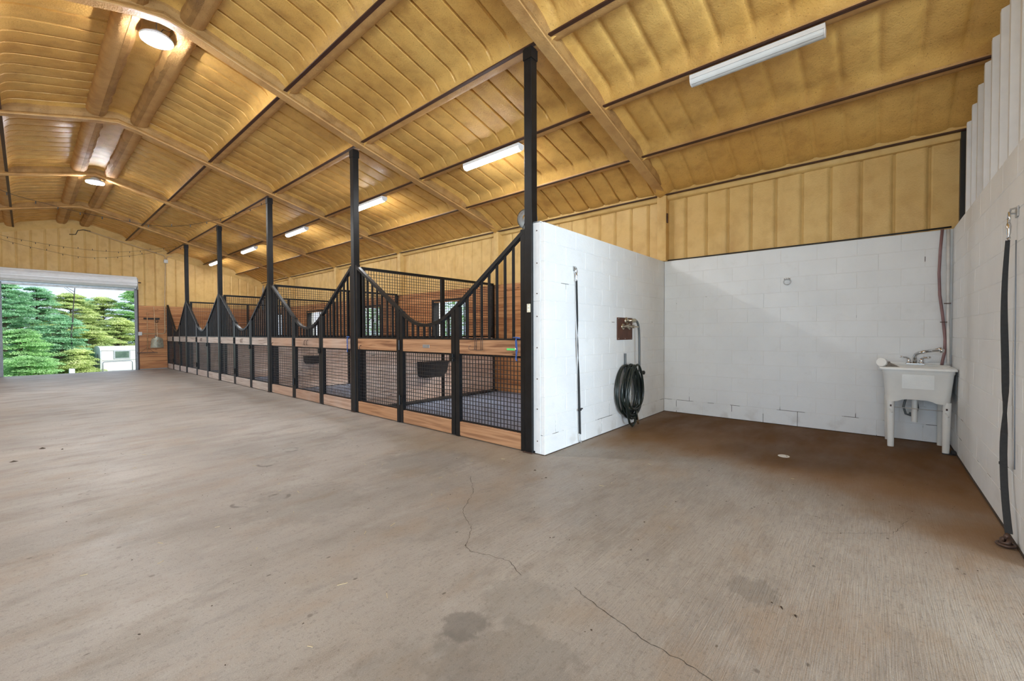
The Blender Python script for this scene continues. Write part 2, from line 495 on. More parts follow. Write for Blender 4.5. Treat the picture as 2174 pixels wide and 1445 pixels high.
def mat_glass():
    t = NT('dark_window_glass')
    c = t.ramp(t.noise(2.5, 3), [(.35, (.05, .085, .08)), (.65, (.10, .15, .13))])
    return t.set(c, .06, 0, .8)
M['glass'] = mat_glass()
def mat_leaf(name, a, b, d):
    t = NT(name)
    c = t.ramp(t.noise(1.1, 4), [(.3, d), (.5, a), (.7, b)])
    c = t.mix(t.math('MULTIPLY', t.step(t.noise(9, 3), .45, .7), .45), c, b)
    m = t.set(c, .6, 0, .25)
    tr = t.n('ShaderNodeBsdfTranslucent', {'Color': c})
    mx = t.n('ShaderNodeMixShader', {0: .4, 1: t.b.outputs[0], 2: tr.outputs[0]})
    t.t.links.new(mx.outputs[0], t.out.inputs[0])
    return m
M['leaf_green'] = mat_leaf('blue_green_foliage', (.29, .56, .33), (.50, .74, .50), (.13, .29, .16))
M['leaf_yellow'] = mat_leaf('yellow_green_foliage', (.55, .66, .28), (.78, .84, .46), (.26, .38, .15))
M['leaf_lime'] = mat_leaf('light_green_foliage', (.36, .62, .27), (.56, .80, .42), (.16, .33, .14))
def mat_ground():
    t = NT('grassy_ground')
    c = t.ramp(t.noise(.6, 5), [(.35, (.20, .28, .10)), (.55, (.30, .36, .16)), (.7, (.42, .36, .26))])
    t.bump(t.noise(20, 4), .6, .05)
    return t.set(c, .9, 0, .1)
M['ground'] = mat_ground()
def emit(name, col, s):
    t = NT(name)
    return t.set((.8, .8, .8), .4, 0, .3, **{'Emission Color': col, 'Emission Strength': s})
M['lamp_on'] = emit('lit_lamp_lens', (.93, .97, 1.0), TUBE_STRENGTH)
M['disc_on'] = emit('lit_led_disc', (.95, .98, 1.0), DISC_STRENGTH)
M['lens_off'] = simple('unlit_lamp_lens', (.66, .67, .68), .3, 0, .5, .04)

# ------------------------------------------------------------------ dimensions
RX = 1.1                       # ridge line
XW = 6.83                      # face of the side wall
XL = 2*RX - XW                 # opposite side wall
YF = 20.38                     # far end wall
YB = -9.0                      # end wall behind the camera
POST_Y = [2.746 + 3.66*k for k in range(5)]
def zr(x):                     # underside of the rafters
    d = abs(x-RX)
    if d < 2.4: return 4.955 - .2771*d
    return 4.29 - .2403*(d-2.4)
def zfoam(x):
    d = abs(x-RX)
    z = zr(x) + .19
    if x > 6.0: z -= .165*min(1, (x-6.0)/.72)**1.4
    if d < .27: z = zr(RX+.27) + .19 + .04*(.5+.5*math.cos(PI*d/.27))
    return z
RAFT_Y = [2.63 + 3.66*k for k in range(-3, 5)]
PUR_R = [1.37, 2.45, 3.60, 4.73, 5.85]
PUR_X = sorted(PUR_R + [2*RX-x for x in PUR_R])

# ------------------------------------------------------------------ floor
fl = MB()
nx, ny = 8, 20
for i in range(nx+1):
    for j in range(ny+1):
        fl.v.append((XL-.1 + (XW+.2-XL)*i/nx, YB + (YF-.05-YB)*j/ny, 0))
for i in range(nx):
    for j in range(ny):
        a = i*(ny+1)+j
        fl.f.append((a, a+ny+1, a+ny+2, a+1))
fl.box(XL-.1, XW+.1, YB, YF-.05, -.3, -.004)
floor = struct('floor', fl, M['floor'])

def crack(pts, w=.004):
    mb = MB(); P = []
    for a, b in zip(pts[:-1], pts[1:]):
        n = max(2, int(math.hypot(b[0]-a[0], b[1]-a[1])/.02))
        for i in range(n):
            u = i/n
            P.append((a[0]+(b[0]-a[0])*u + random.uniform(-.007,.007), a[1]+(b[1]-a[1])*u + random.uniform(-.007,.007)))
    P.append(pts[-1])
    for i, p in enumerate(P):
        q = P[min(i+1, len(P)-1)]; r = P[max(i-1, 0)]
        d = Vector((q[0]-r[0], q[1]-r[1])).normalized()
        ww = w*random.uniform(.35, 1.1)
        mb.v += [(p[0]-d.y*ww/2, p[1]+d.x*ww/2, .0012), (p[0]+d.y*ww/2, p[1]-d.x*ww/2, .0012)]
    for i in range(len(P)-1):
        mb.f.append((2*i, 2*i+1, 2*i+3, 2*i+2))
    return obj('floor_crack', mb, M['crack'], floor)
crack([(2.6,2.75),(2.35,2.45),(2.05,2.25),(1.982,2.139),(1.90,2.0),(1.72,1.86),(1.70,1.80),(1.74,1.66),(1.764,1.555),(1.70,1.41)], .003)
crack([(1.80,1.14),(1.766,1.08),(1.714,.888),(1.67,.715),(1.657,.556),(1.62,.3)], .0034)
crack([(-4.6,6.12),(-.17,5.955),(.7,5.99),(1.51,6.02),(3.4,6.1)], .0035)
crack([(-4.6,8.4),(-.23,8.433),(.87,8.443)], .003)
crack([(3.3,.25),(3.6,-.1),(4.0,-.2)], .002)

# ------------------------------------------------------------------ ceiling foam (ribbed underside)
def rib(y, ctr):
    d = abs(y-ctr)
    if y < 2.6: return .42*(.5+.5*math.cos(PI*min(1, d/.045)))
    return 1.0 if d < .015 else max(0.0, (.021-d)/.006)
ribs_y = []
y = YB + .15
while y < YF: ribs_y.append(y); y += .305
ys = [YB]
for c in ribs_y:
    for o in (-.09, -.055, -.03, -.021, -.015, .015, .021, .03, .055, .09):
        if YB < c+o < YF+.02: ys.append(c+o)
ys.append(YF+.02)
edges = [XL-.05] + PUR_X + [XW+.16]
xs = []
for a, b in zip(edges[:-1], edges[1:]):
    for u in (0, .03, .07, .12, .2, .35, .5, .65, .78, .84, .88, .92, .95, .975, .99):
        xs.append((a+(b-a)*u, min(u, 1-u)*(b-a)))
xs.append((edges[-1], 0))
ce = MB()
for x, de in xs:
    fade = max(0, min(1, (de-.07)/.06))
    flat = 0 if abs(x-RX) > .3 else 1
    swoop = .06*max(0, 1-de/.09)**2
    dd = [(p-x)*(1 if x > RX else -1) for p in PUR_X if (p-x)*(1 if x > RX else -1) >= -1e-6]
    if dd and abs(x-RX) > .3: swoop = max(swoop, .122*max(0, 1-min(dd)/.17)**1.4)
    for yv in ys:
        r = 0
        if not flat and fade > 0:
            k = round((yv-ribs_y[0])/.305)
            r = rib(yv, ribs_y[0]+k*.305)*fade
        # foam thickens beside the rafters
        kr = round((yv-RAFT_Y[0])/3.66); dr = abs(yv-(RAFT_Y[0]+kr*3.66))
        near = .085*max(0, 1-dr/.22)**2
        if dr < .22: r *= dr/.22
        if not flat: r_s = .005*math.cos(2*PI*(yv-ribs_y[0])/.305)*fade
        else: r_s = 0
        nz = r_s + mnoise.noise((x*1.7, yv*1.7, 0))*.010 + mnoise.noise((x*6, yv*6, 3))*.005
        ce.v.append((x, yv, zfoam(x) - swoop - near + r*.042 + nz))
NY = len(ys)
for i in range(len(xs)-1):
    for j in range(NY-1):
        a = i*NY+j
        ce.f.append((a, a+1, a+NY+1, a+NY))
ceiling = struct('ceiling', ce, M['foam'], 38)

# rafters: foam covered beams, one per bay line
def rafter(yc):
    mb = MB()
    st = [XL+.03, RX-2.4, RX-.28, RX, RX+.28, RX+2.4, XW-.0]
    rings = []
    prof = [(-.068, 0), (.068, 0), (.072, .012), (.066, .026), (.048, .05), (.052, .30), (-.052, .30), (-.048, .05), (-.066, .026), (-.072, .012)]
    zz = [zr(x) for x in st]
    zz[3] = zr(RX)-.035; zz[2] -= .008; zz[4] -= .008
    # subdivide so the foam skin can wander a little
    P = []
    for i in range(len(st)-1):
        for q in range(8):
            u = q/8; P.append((st[i]+(st[i+1]-st[i])*u, zz[i]+(zz[i+1]-zz[i])*u))
    P.append((st[-1], zz[-1]))
    for x, z in P:
        rings.append([(x, yc+a+mnoise.noise((x*3, yc, h*9))*.006, z+h+mnoise.noise((x*3, yc+a*9, 5))*.004) for a, h in prof])
    mb.loft(rings)
    o = obj('rafter', mb, M['foam_beam'], ceiling, 40)
    f = MB(); rings = []
    for i in range(141):
        x = XL+.1+(XW-XL-.2)*i/140
        w = mnoise.noise((x*8, yc, 4))*.022; w2 = mnoise.noise((x*5, yc, 8))*.03
        z = zr(x)
        rings.append([(x, yc-.050, z+.026), (x, yc-.080-w*.5, z+.040+w2*.4), (x, yc-.098-w, z+.10+w2), (x, yc-.085, z+.21), (x, yc-.045, z+.21)])
    f.loft(rings)
    obj('foam_edge', f, M['rough_foam'], o)
    return o
for yv in RAFT_Y: rafter(yv)

# purlins: foam covered, with the bare dark flange lip left showing
def purlin(x, y0, y1, rough=False):
    sgn = 1 if x > RX else -1          # upslope is toward the ridge
    zb = zr(x) + .062
    up = -sgn
    mb = MB(); rings = []
    n = 14
    for i in range(n+1):
        yy = y0+(y1-y0)*i/n
        w = mnoise.noise((x*2, yy*2.3, 1))*.012
        h = mnoise.noise((x*2, yy*2.0, 7))*.008
        prof = [(up*.030, 0), (-up*.030, -.004+h), (-up*.082, .006+h), (-up*(.112+w), .032), (-up*(.128+w), .085), (-up*(.13+w), .20), (up*.05, .20), (up*.032, .03)]
        rings.append([(x+a, yy, zb+b) for a, b in prof])
    mb.loft(rings)
    p = obj('purlin', mb, M['foam_beam'], ceiling, 50)
    f = MB()
    if rough:
        rings = []
        for i in range(n*2+1):
            yy = y0+(y1-y0)*i/(n*2)
            w = mnoise.noise((x*9, yy*9, 2))*.018
            rings.append([(x+up*(.028), yy, zb-.004), (x+up*(.080+w), yy, zb+.004+w*.5), (x+up*(.125+w*1.5), yy, zb+.05+w), (x+up*(.12+w), yy, zb+.13), (x+up*.02, yy, zb+.13)])
        f.loft(rings)
        obj('foam_edge', f, M['rough_foam'], p)
    else:
        f.box(min(x+up*.026, x+up*.070), max(x+up*.026, x+up*.070), y0, y1, zb-.004, zb+.010)
        obj('flange', f, M['flange'], p)
bays = [YB] + RAFT_Y + [YF]
for x in PUR_X:
    for a, b in zip(bays[:-1], bays[1:]):
        if b-a < .2: continue
        if x < RX-2 and b < 9: continue        # far left and behind the view: not needed
        purlin(x, a+.05, b-.05, abs(x-RX) < .4)

# eave strut along the side wall
for a, b in zip(bays[:-1], bays[1:]):
    if b-a < .2: continue
    mb = MB()
    rings = []
    for i in range(13):
        yy = a+.05+(b-a-.1)*i/12
        w = mnoise.noise((3, yy*2, 1))*.008
        rings.append([(XW-.075, yy, 3.50), (XW-.075, yy, 3.56), (XW+.06, yy, 3.56), (XW+.06, yy, 3.42), (XW-.005-w, yy, 3.425+w), (XW-.022-w, yy, 3.45), (XW-.030-w, yy, 3.485)])
    mb.loft(rings)
    s = obj('eave_strut', mb, M['foam_wall'], ceiling, 50)
    mb = MB().box(XW-.092, XW-.028, a+.05, b-.05, 3.488, 3.502)
    obj('flange', mb, M['flange'], s)

# ------------------------------------------------------------------ side wall (right): foam above, boards in the stalls
WINS = [(2.846+3.66*k+.80, 2.846+3.66*k+2.02) for k in range(5)]
WINS[4] = (18.15, 19.3)
WZ0, WZ1 = 1.16, 2.10
def foam_wall_strip(axis, fixed, u0, u1, lo, hi, sgn, mat, name, parent=None):
    # vertical ribbed foam sheet; axis 'y' -> plane x=fixed, axis 'x' -> plane y=fixed
    us = [u0]
    c = math.ceil((u0-.15)/.305)*.305+.15
    while c < u1:
        for o in (-.035, -.020, -.012, .0, .006, .014, .055, .075):
            if u0 < c+o < u1: us.append(c+o)
        c += .305
    us.append(u1)
    mb = MB(); base = 0
    def off(u):
        d = (u-.15) - round((u-.15)/.305)*.305
        if -.013 <= d <= .0065: return -.028
        if .010 < d <= .056: return .004
        return 0
    rows = 6
    for u in us:
        a, b = lo(u), hi(u)
        for r in range(rows+1):
            z = a+(b-a)*r/rows
            o = off(u) + mnoise.noise((u*2, z*2, fixed))*.006
            if axis == 'y': mb.v.append((fixed-sgn*o, u, z))
            else: mb.v.append((u, fixed-sgn*o, z))
    for i in range(len(us)-1):
        for r in range(rows):
            a = i*(rows+1)+r
            mb.f.append((a, a+1, a+rows+2, a+rows+1))
    if parent: return obj(name, mb, mat, parent, True)
    return struct(name, mb, mat, True)

mb = MB()
mb.box(XW+.10, XW+.2, YB, YF+.1, 2.10, 3.75)
mb.box(XW+.10, XW+.2, YB, YF+.1, -.3, WZ0)
prev = YB
for a, b in WINS:
    mb.box(XW+.10, XW+.2, prev, a, WZ0, 2.10); prev = b
mb.box(XW+.10, XW+.2, prev, YF+.1, WZ0, 2.10)
wall_right = struct('wall_right', mb, M['white_metal'])
foam_wall_strip('y', XW+.045, -1.6, YF, lambda u: 2.33, lambda u: 3.52, 1, M['foam_wall'], 'foam_lining', wall_right)

# foam covered columns under each rafter, on the side wall
for k in range(5):
    yc = RAFT_Y[3+k]
    z0 = 2.44 if k == 0 else 2.34
    mb = MB()
    rings = []
    for i in range(9):
        z = z0+(zr(XW)+.12-z0)*i/8
        w = mnoise.noise((yc, z*3, 2))*.006
        rings.append([(XW+.06, yc+.075, z), (XW-.075-w, yc+.072, z), (XW-.085-w, yc+.05, z), (XW-.085-w, yc-.05, z), (XW-.075-w, yc-.072, z), (XW+.06, yc-.078, z)])
    mb.loft(rings)
    obj('column', mb, M['foam_wall'], wall_right, 40)
# small bare clip on the first column
obj('clip_plate', MB().box(XW-.06, XW-.02, RAFT_Y[3]-.088, RAFT_Y[3]-.076, 3.05, 3.20), M['flange'], wall_right)

BH = .1455
_bm_cache = {}
def board(parent, axis, u0, u1, z0, fixed, th, mat, h=BH, name='board'):
    L = round(u1-u0, 3)
    key = (axis, L, round(h,4), round(th,4), mat.name)
    if key not in _bm_cache:
        mb = MB()
        if axis == 'y': mb.bbox(0, th, -L/2, L/2, 0, h-.003, .004)
        else: mb.bbox(-L/2, L/2, 0, th, 0, h-.003, .004)
        o = obj(name, mb, mat, None)
        _bm_cache[key] = o.data
        bpy.data.objects.remove(o)
    c = (u0+u1)/2
    loc = (fixed, c, z0) if axis == 'y' else (c, fixed, z0)
    return obj(name, None, None, parent, mesh=_bm_cache[key], loc=loc)

for k in range(5):
    s0 = 2.75+3.66*k if k else 2.74
    s1 = 2.75+3.66*(k+1) if k < 4 else YF
    a, b = WINS[k]
    for r in range(16):
        z = .02+r*BH
        if WZ0-.02 < z+.07 < WZ1-.0:
            board(wall_right, 'y', s0+.003, a-.03, z, XW-.03, .03, M['wood_wall'])
            board(wall_right, 'y', b+.03, s1-.003, z, XW-.03, .03, M['wood_wall'])
        else:
            board(wall_right, 'y', s0+.003, s1-.003, z, XW-.03, .03, M['wood_wall'])
    # dark backing so joints read
mb = MB(); 
mb.box(XW+.001, XW+.03, 2.74, YF, 0, WZ0-.05)
prev = 2.74
for a, b in WINS:
    mb.box(XW+.001, XW+.03, prev, a, WZ0-.05, 2.10); prev = b
mb.box(XW+.001, XW+.03, prev, YF, WZ0-.05, 2.10)
mb.box(XW+.001, XW+.03, 2.74, YF, 2.10, 2.345)
obj('backing', mb, M['flange'], wall_right)

# stall windows (open upper half with a bar grille and a yoke hoop)
for k, (a, b) in enumerate(WINS):
    fr = MB()
    fr.box(XW-.045, XW+.12, a-.03, a+.015, WZ0-.03, WZ1+.03)
    fr.box(XW-.045, XW+.12, b-.015, b+.03, WZ0-.03, WZ1+.03)
    fr.box(XW-.045, XW+.12, a+.015, b-.015, WZ1-.015, WZ1+.03)
    fr.box(XW-.045, XW+.12, a+.015, b-.015, WZ0-.03, WZ0+.015)
    w = struct('window_%d' % (k+1), fr, M['black'])
    c = (a+b)/2
    for i in range(9):
        yy = a+.015+(b-a-.03)*(i+1)/10
        if abs(yy-c) < .17: continue
        obj('bar', MB().tube([(XW+.04, yy, WZ0), (XW+.04, yy, WZ1)], .011, 6), M['black'], w, True)
    pts = [(XW+.04, c-.17, WZ0), (XW+.04, c-.17, WZ0+.42)] + [(XW+.04, c-.17*math.cos(t*PI/10), WZ0+.42+.17*math.sin(t*PI/10)) for t in range(1, 10)] + [(XW+.04, c+.17, WZ0+.42), (XW+.04, c+.17, WZ0)]
    obj('yoke_hoop', MB().tube(pts, .012, 6), M['black'], w, True)

# ------------------------------------------------------------------ far end wall
mb = MB()
DX0, DX1, DZ = -.47, 2.60, 2.99
mb.box(XL-.1, DX0-.09, YF+.06, YF+.15, -.3, 5.2)
mb.box(DX1+.09, XW+.2, YF+.06, YF+.15, -.3, 5.2)
mb.box(DX0-.09, DX1+.09, YF+.06, YF+.15, DZ, 5.2)
wall_far = struct('wall_far', mb, M['white_metal'])
foam_wall_strip('x', YF+.015, XL, DX0-.09, lambda u: 2.33, lambda u: zfoam(u)+.02, 1, M['foam_wall'], 'foam_lining', wall_far)
foam_wall_strip('x', YF+.015, DX0-.09, DX1+.09, lambda u: DZ-.02, lambda u: zfoam(u)+.02, 1, M['foam_wall'], 'foam_lining', wall_far)
foam_wall_strip('x', YF+.015, DX1+.09, XW, lambda u: 2.33, lambda u: zfoam(u)+.02, 1, M['foam_wall'], 'foam_lining', wall_far)
for r in range(16):
    board(wall_far, 'x', DX1+.11, XW-.035, .02+r*BH, YF-.03, .03, M['wood_wall'])
    board(wall_far, 'x', XL, DX0-.11, .02+r*BH, YF-.03, .03, M['wood_wall'])
# foam fillet where the roof meets the end wall
for s0, s1 in ((XL, RX-.28), (RX-.28, RX+.28), (RX+.28, XW)):
    mb = MB(); rings = []
    for i in range(15):
        x = s0+(s1-s0)*i/14
        z = zfoam(x)-.03
        w = mnoise.noise((x*3, 2, 2))*.02
        rings.append([(x, YF+.02, z-.24+w), (x, YF-.03, z-.17+w), (x, YF-.10-w, z-.06), (x, YF-.14, z+.05), (x, YF+.02, z+.05)])
    mb.loft(rings)
    obj('foam_fillet', mb, M['foam_wall'], wall_far, 50)

# dark trim either side of the door opening
obj('jamb', MB().box(DX1+.065, DX1+.11, YF-.045, YF+.1, 0, 2.97), M['flange'], wall_far)
obj('jamb', MB().box(DX0-.11, DX0-.065, YF-.045, YF+.1, 0, 2.97), M['flange'], wall_far)

# roll-up door, rolled up under the head
door = bpy.data.objects.new('door_1', None); COL.objects.link(door); door['kind'] = 'structure'
door.location = (RX, YF-.1, 0); WLOC[door.name] = Vector(door.location)
mb = MB()
prof = [(0.02, 0)]
nseg = 26
yc, zc = YF-.26, 3.155
rings = []
for i, x in enumerate([DX0-.02, DX0+.0, DX1+.02, DX1+.04]):
    ring = []
    for k in range(80):
        t = 2*PI*k/80
        r = .195 + (.010 if (k % 8) < 4 else -.006)
        if i in (0, 3): r -= .02
        ring.append((x, yc+r*math.cos(t), zc+r*math.sin(t)))
    rings.append(ring)
mb.loft(rings)
obj('curtain_roll', mb, M['curtain'], door)
mb = MB()
mb.box(DX0+.0, DX1+.0, YF-.085, YF-.06, 2.90, 3.16)
for k in range(4):
    mb.box(DX0+.01, DX1-.01, YF-.098, YF-.085, 2.92+k*.06, 2.945+k*.06)
obj('curtain', mb, M['steel'], door)
obj('bottom_bar', MB().box(DX0+.01, DX1-.01, YF-.105, YF-.045, 2.855, 2.90), M['steel_dull'], door)
for x in (DX0-.065, DX1-.005):
    g = MB(); g.box(x, x+.07, YF-.10, YF-.085, 0.002, 2.95); g.box(x, x+.07, YF-.055, YF-.031, 0.002, 2.95)
    g.box(x if x > 1 else x, x+.012, YF-.085, YF-.055, 0.002, 2.95) if x < 1 else g.box(x+.058, x+.07, YF-.085, YF-.055, 0.002, 2.95)
    obj('guide_rail', g, M['guide'], door)
obj('axle', MB().tube([(DX0-.12, yc, zc), (DX1+.16, yc, zc)], .018, 8), M['flange'], door)
for x in (DX0-.075, DX1+.055):
    obj('bracket', MB().box(x, x+.012, YF-.36, YF-.031, 2.90, 3.30), M['steel_dull'], door)

# ------------------------------------------------------------------ left wall and the wall behind the camera (out of view, close the room)
mb = MB()
mb.box(XL-.15, XL-.05, YB, -4.55, -.3, 3.9); mb.box(XL-.15, XL-.05, 2.55, YF+.1, -.3, 3.9); mb.box(XL-.15, XL-.05, -4.55, 2.55, 3.0, 3.9)  # opening added for the side fill light
struct('wall_left', mb, M['foam_wall'])
mb = MB()
mb.box(XL-.15, -4.2, YB-.1, YB, -.3, 5.3)
mb.box(1.6, XW+.2, YB-.1, YB, -.3, 5.3)
mb.box(-4.2, 1.6, YB-.1, YB, 3.5, 5.3)  # opening added for the rear fill light
struct('wall_back', mb, M['white_metal'])

# ------------------------------------------------------------------ wash bay block walls
DXA, DYA = 3.538, 2.609        # free end of the divider
WY = -.656                     # face of the right hand wall
BW, BZ = .4064, .2033
JT = .005
_blk = {}
def block(parent, axis, u0, u1, z0, z1, f0, f1):
    key = (axis, round(u1-u0,3), round(z1-z0,3), round(f1-f0,3))
    if key not in _blk:
        mb = MB(); L = u1-u0; H = z1-z0; T = f1-f0
        if axis == 'x': mb.bbox(-L/2, L/2, 0, T, 0, H, .0022)
        else: mb.bbox(0, T, -L/2, L/2, 0, H, .0022)
        o = obj('block', mb, M['block']); _blk[key] = o.data; bpy.data.objects.remove(o)
    c = (u0+u1)/2
    j = random.uniform(-.0010, .0010)
    loc = (c, f0+j, z0) if axis == 'x' else (f0+j, c, z0)
    return obj('block', None, None, parent, mesh=_blk[key], loc=loc)
def course(parent, axis, a, b, f0, f1, row, start):
    z0 = row*BZ + JT/2; z1 = (row+1)*BZ - JT/2
    u = a - start
    while u < b - .02:
        x0, x1 = max(u, a), min(u+BW, b)
        if x1-x0 > .04:
            block(parent, axis, x0+(JT/2 if x0 > a else 0), x1-(JT/2 if x1 < b else 0), z0, z1, f0, f1)
        u += BW
def core(x0, x1, y0, y1):
    return MB().box(x0, x1, y0, y1, 0, 2.4385)
wall_div = struct('wall_divider', core(DXA+.004, XW+.0, DYA+.0024, DYA+.129), M['mortar'])
for r in range(12): course(wall_div, 'x', DXA, XW-.001, DYA, DYA+.05, r, 0 if r % 2 == 0 else BW/2)
# end face of the divider: stacked block ends
for r in range(12):
    mb = None
    key = 'end'
    if key not in _blk:
        o = obj('block', MB().bbox(0, .05, 0, .078, 0, BZ-JT, .004), M['block']); _blk[key] = o.data; bpy.data.objects.remove(o)
    obj('block', None, None, wall_div, mesh=_blk[key], loc=(DXA-.0005, DYA+.052, r*BZ+JT/2))
# white metal trim over the joint with the post, with screws
tr = obj('trim', MB().box(DXA-.010, DXA+.001, DYA+.052, DYA+.137, .03, 1.62).box(DXA-.010, DXA+.001, DYA+.050, DYA+.137, 1.622, 2.452).box(DXA-.010, DXA+.05, DYA+.048, DYA+.140, 2.445, 2.455), M['flash'], wall_div)
for z in (.14, .48, .80, 1.13, 1.46, 1.70, 2.02, 2.36):
    obj('screw', MB().lathe([(.007, 0), (.006, .004), (.002, .006)], (DXA-.010, DYA+.088, z), (-1, 0, 0), 8), M['flange'], tr)

wall_back_bay = struct('wall_wash', core(XW+.0024, XW+.10, WY, DYA), M['mortar'])
for r in range(12): course(wall_back_bay, 'y', WY+.001, DYA-.001, XW, XW+.05, r, BW*.45 if r % 2 == 0 else BW*.95)
wall_side = struct('wall_side', core(3.52, XW, WY-.16, WY-.0024), M['mortar'])
for r in range(12): course(wall_side, 'x', 3.52, XW-.001, WY-.05, WY, r, BW*.3 if r % 2 == 0 else BW*.8)

# thin dark line at the foot of the block walls
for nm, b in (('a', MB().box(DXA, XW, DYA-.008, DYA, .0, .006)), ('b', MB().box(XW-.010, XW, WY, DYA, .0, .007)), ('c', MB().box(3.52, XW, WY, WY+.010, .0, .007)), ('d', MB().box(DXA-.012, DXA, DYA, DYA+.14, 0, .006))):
    obj('wall_foot_strip', b, M['mud'], floor)

# white ribbed metal panel standing on the right hand block wall
panel_wall = None
mb = MB()
PITCHX = .309
def ribprof():
    pts = []; x = 6.47
    while x > 3.7:
        # rib (toward the bay) then pan
        pts += [(x, -.742), (x-.018, -.703), (x-.058, -.703), (x-.082, -.742), (x-.14, -.742), (x-.152, -.736), (x-.172, -.736), (x-.184, -.742), (x-.235, -.742)]
        x -= PITCHX
    return pts
P = [(6.56, -.742)] + ribprof()
for x, yv in P:
    zt = 3.437 + .1755*(6.486-x)
    mb.v += [(x, yv, 2.4405), (x, yv, zt)]
n = len(P)
for i in range(n-1): mb.f.append((2*i, 2*i+1, 2*i+3, 2*i+2))
for x, yv in P:
    zt = 3.437 + .1755*(6.486-x)
    mb.v += [(x, yv-.008, 2.4405), (x, yv-.008, zt)]
for i in range(n-1):
    mb.f.append((2*n+2*i, 2*n+2*i+2, 2*n+2*i+3, 2*n+2*i+1))
    mb.f.append((2*i+1, 2*n+2*i+1, 2*n+2*i+3, 2*i+3))
struct('wall_panel', mb, M['white_metal'])
struct('gap_strip', MB().box(6.79, 6.872, -.745, -.700, 2.445, 3.49), M['cable'])  # black strip filling the gap between foam lining and white panel
# unseen solid box added behind the white panel to block rear light
struct('wall_light_block', MB().box(3.60, XW+.0, -6.5, -.83, 0, 3.42), M['white_metal'])

# ------------------------------------------------------------------ steel posts
ORD = ['nearest', 'second', 'third', 'fourth', 'fifth']
where = ['beside the white block wall', 'between the first and second stalls', 'between the second and third stalls', 'between the third and fourth stalls', 'before the last stall by the far wall']
for k, py in enumerate(POST_Y):
    x0 = 3.50
    t = thing('steel_post', 'tall square black steel post %s' % where[k], 'post', (x0+.05, py+.05, 0), 'steel posts along the stalls')
    zt = zr(3.55)-.004 if k else zr(3.55)+.02
    obj('shaft', MB().bbox(x0, x0+.10, py, py+.10, .004, zt, .005), M['black'], t)
    obj('top_bracket', MB().box(x0-.006, x0+.106, py-.006, py+.106, zt-.13, zt-.02), M['black'], t)
    obj('base_plate', MB().box(x0-.015, x0+.115, py+.0, py+.115, .001, .012), M['tin'], t)

# ------------------------------------------------------------------ stall fronts
FX0, FX1 = 3.512, 3.568
def vmesh(y0, y1, z0, z1, x, pitch=.0508, w=.0066):
    mb = MB()
    n = int((y1-y0)/pitch)
    for i in range(n+1):
        yy = y0+.02+i*pitch
        if yy > y1: break
        mb.bar((x, yy, z0), (x, yy, z1), w, w)
    n = int((z1-z0)/pitch)
    for i in range(n+1):
        zz = z0+.02+i*pitch
        if zz > z1: break
        mb.bar((x-.005, y0, zz), (x-.005, y1, zz), w, w)
    return mb
def rail_mb(pts, w=.055, h=.042):
    mb = MB(); n = len(pts); rings = []
    for i, (yy, zz) in enumerate(pts):
        a = pts[max(i-1, 0)]; b = pts[min(i+1, n-1)]
        d = Vector((b[0]-a[0], b[1]-a[1])).normalized()
        ny_, nz_ = -d.y, d.x
        rings.append([(FX0-.002, yy-ny_*h/2, zz-nz_*h/2), (FX0-.002+w, yy-ny_*h/2, zz-nz_*h/2), (FX0-.002+w, yy+ny_*h/2, zz+nz_*h/2), (FX0-.002, yy+ny_*h/2, zz+nz_*h/2)])
    mb.loft(rings)
    return mb
stall_names = ['nearest stall', 'second stall from wash bay', 'third stall from wash bay', 'fourth stall from wash bay', 'last stall at far wall']
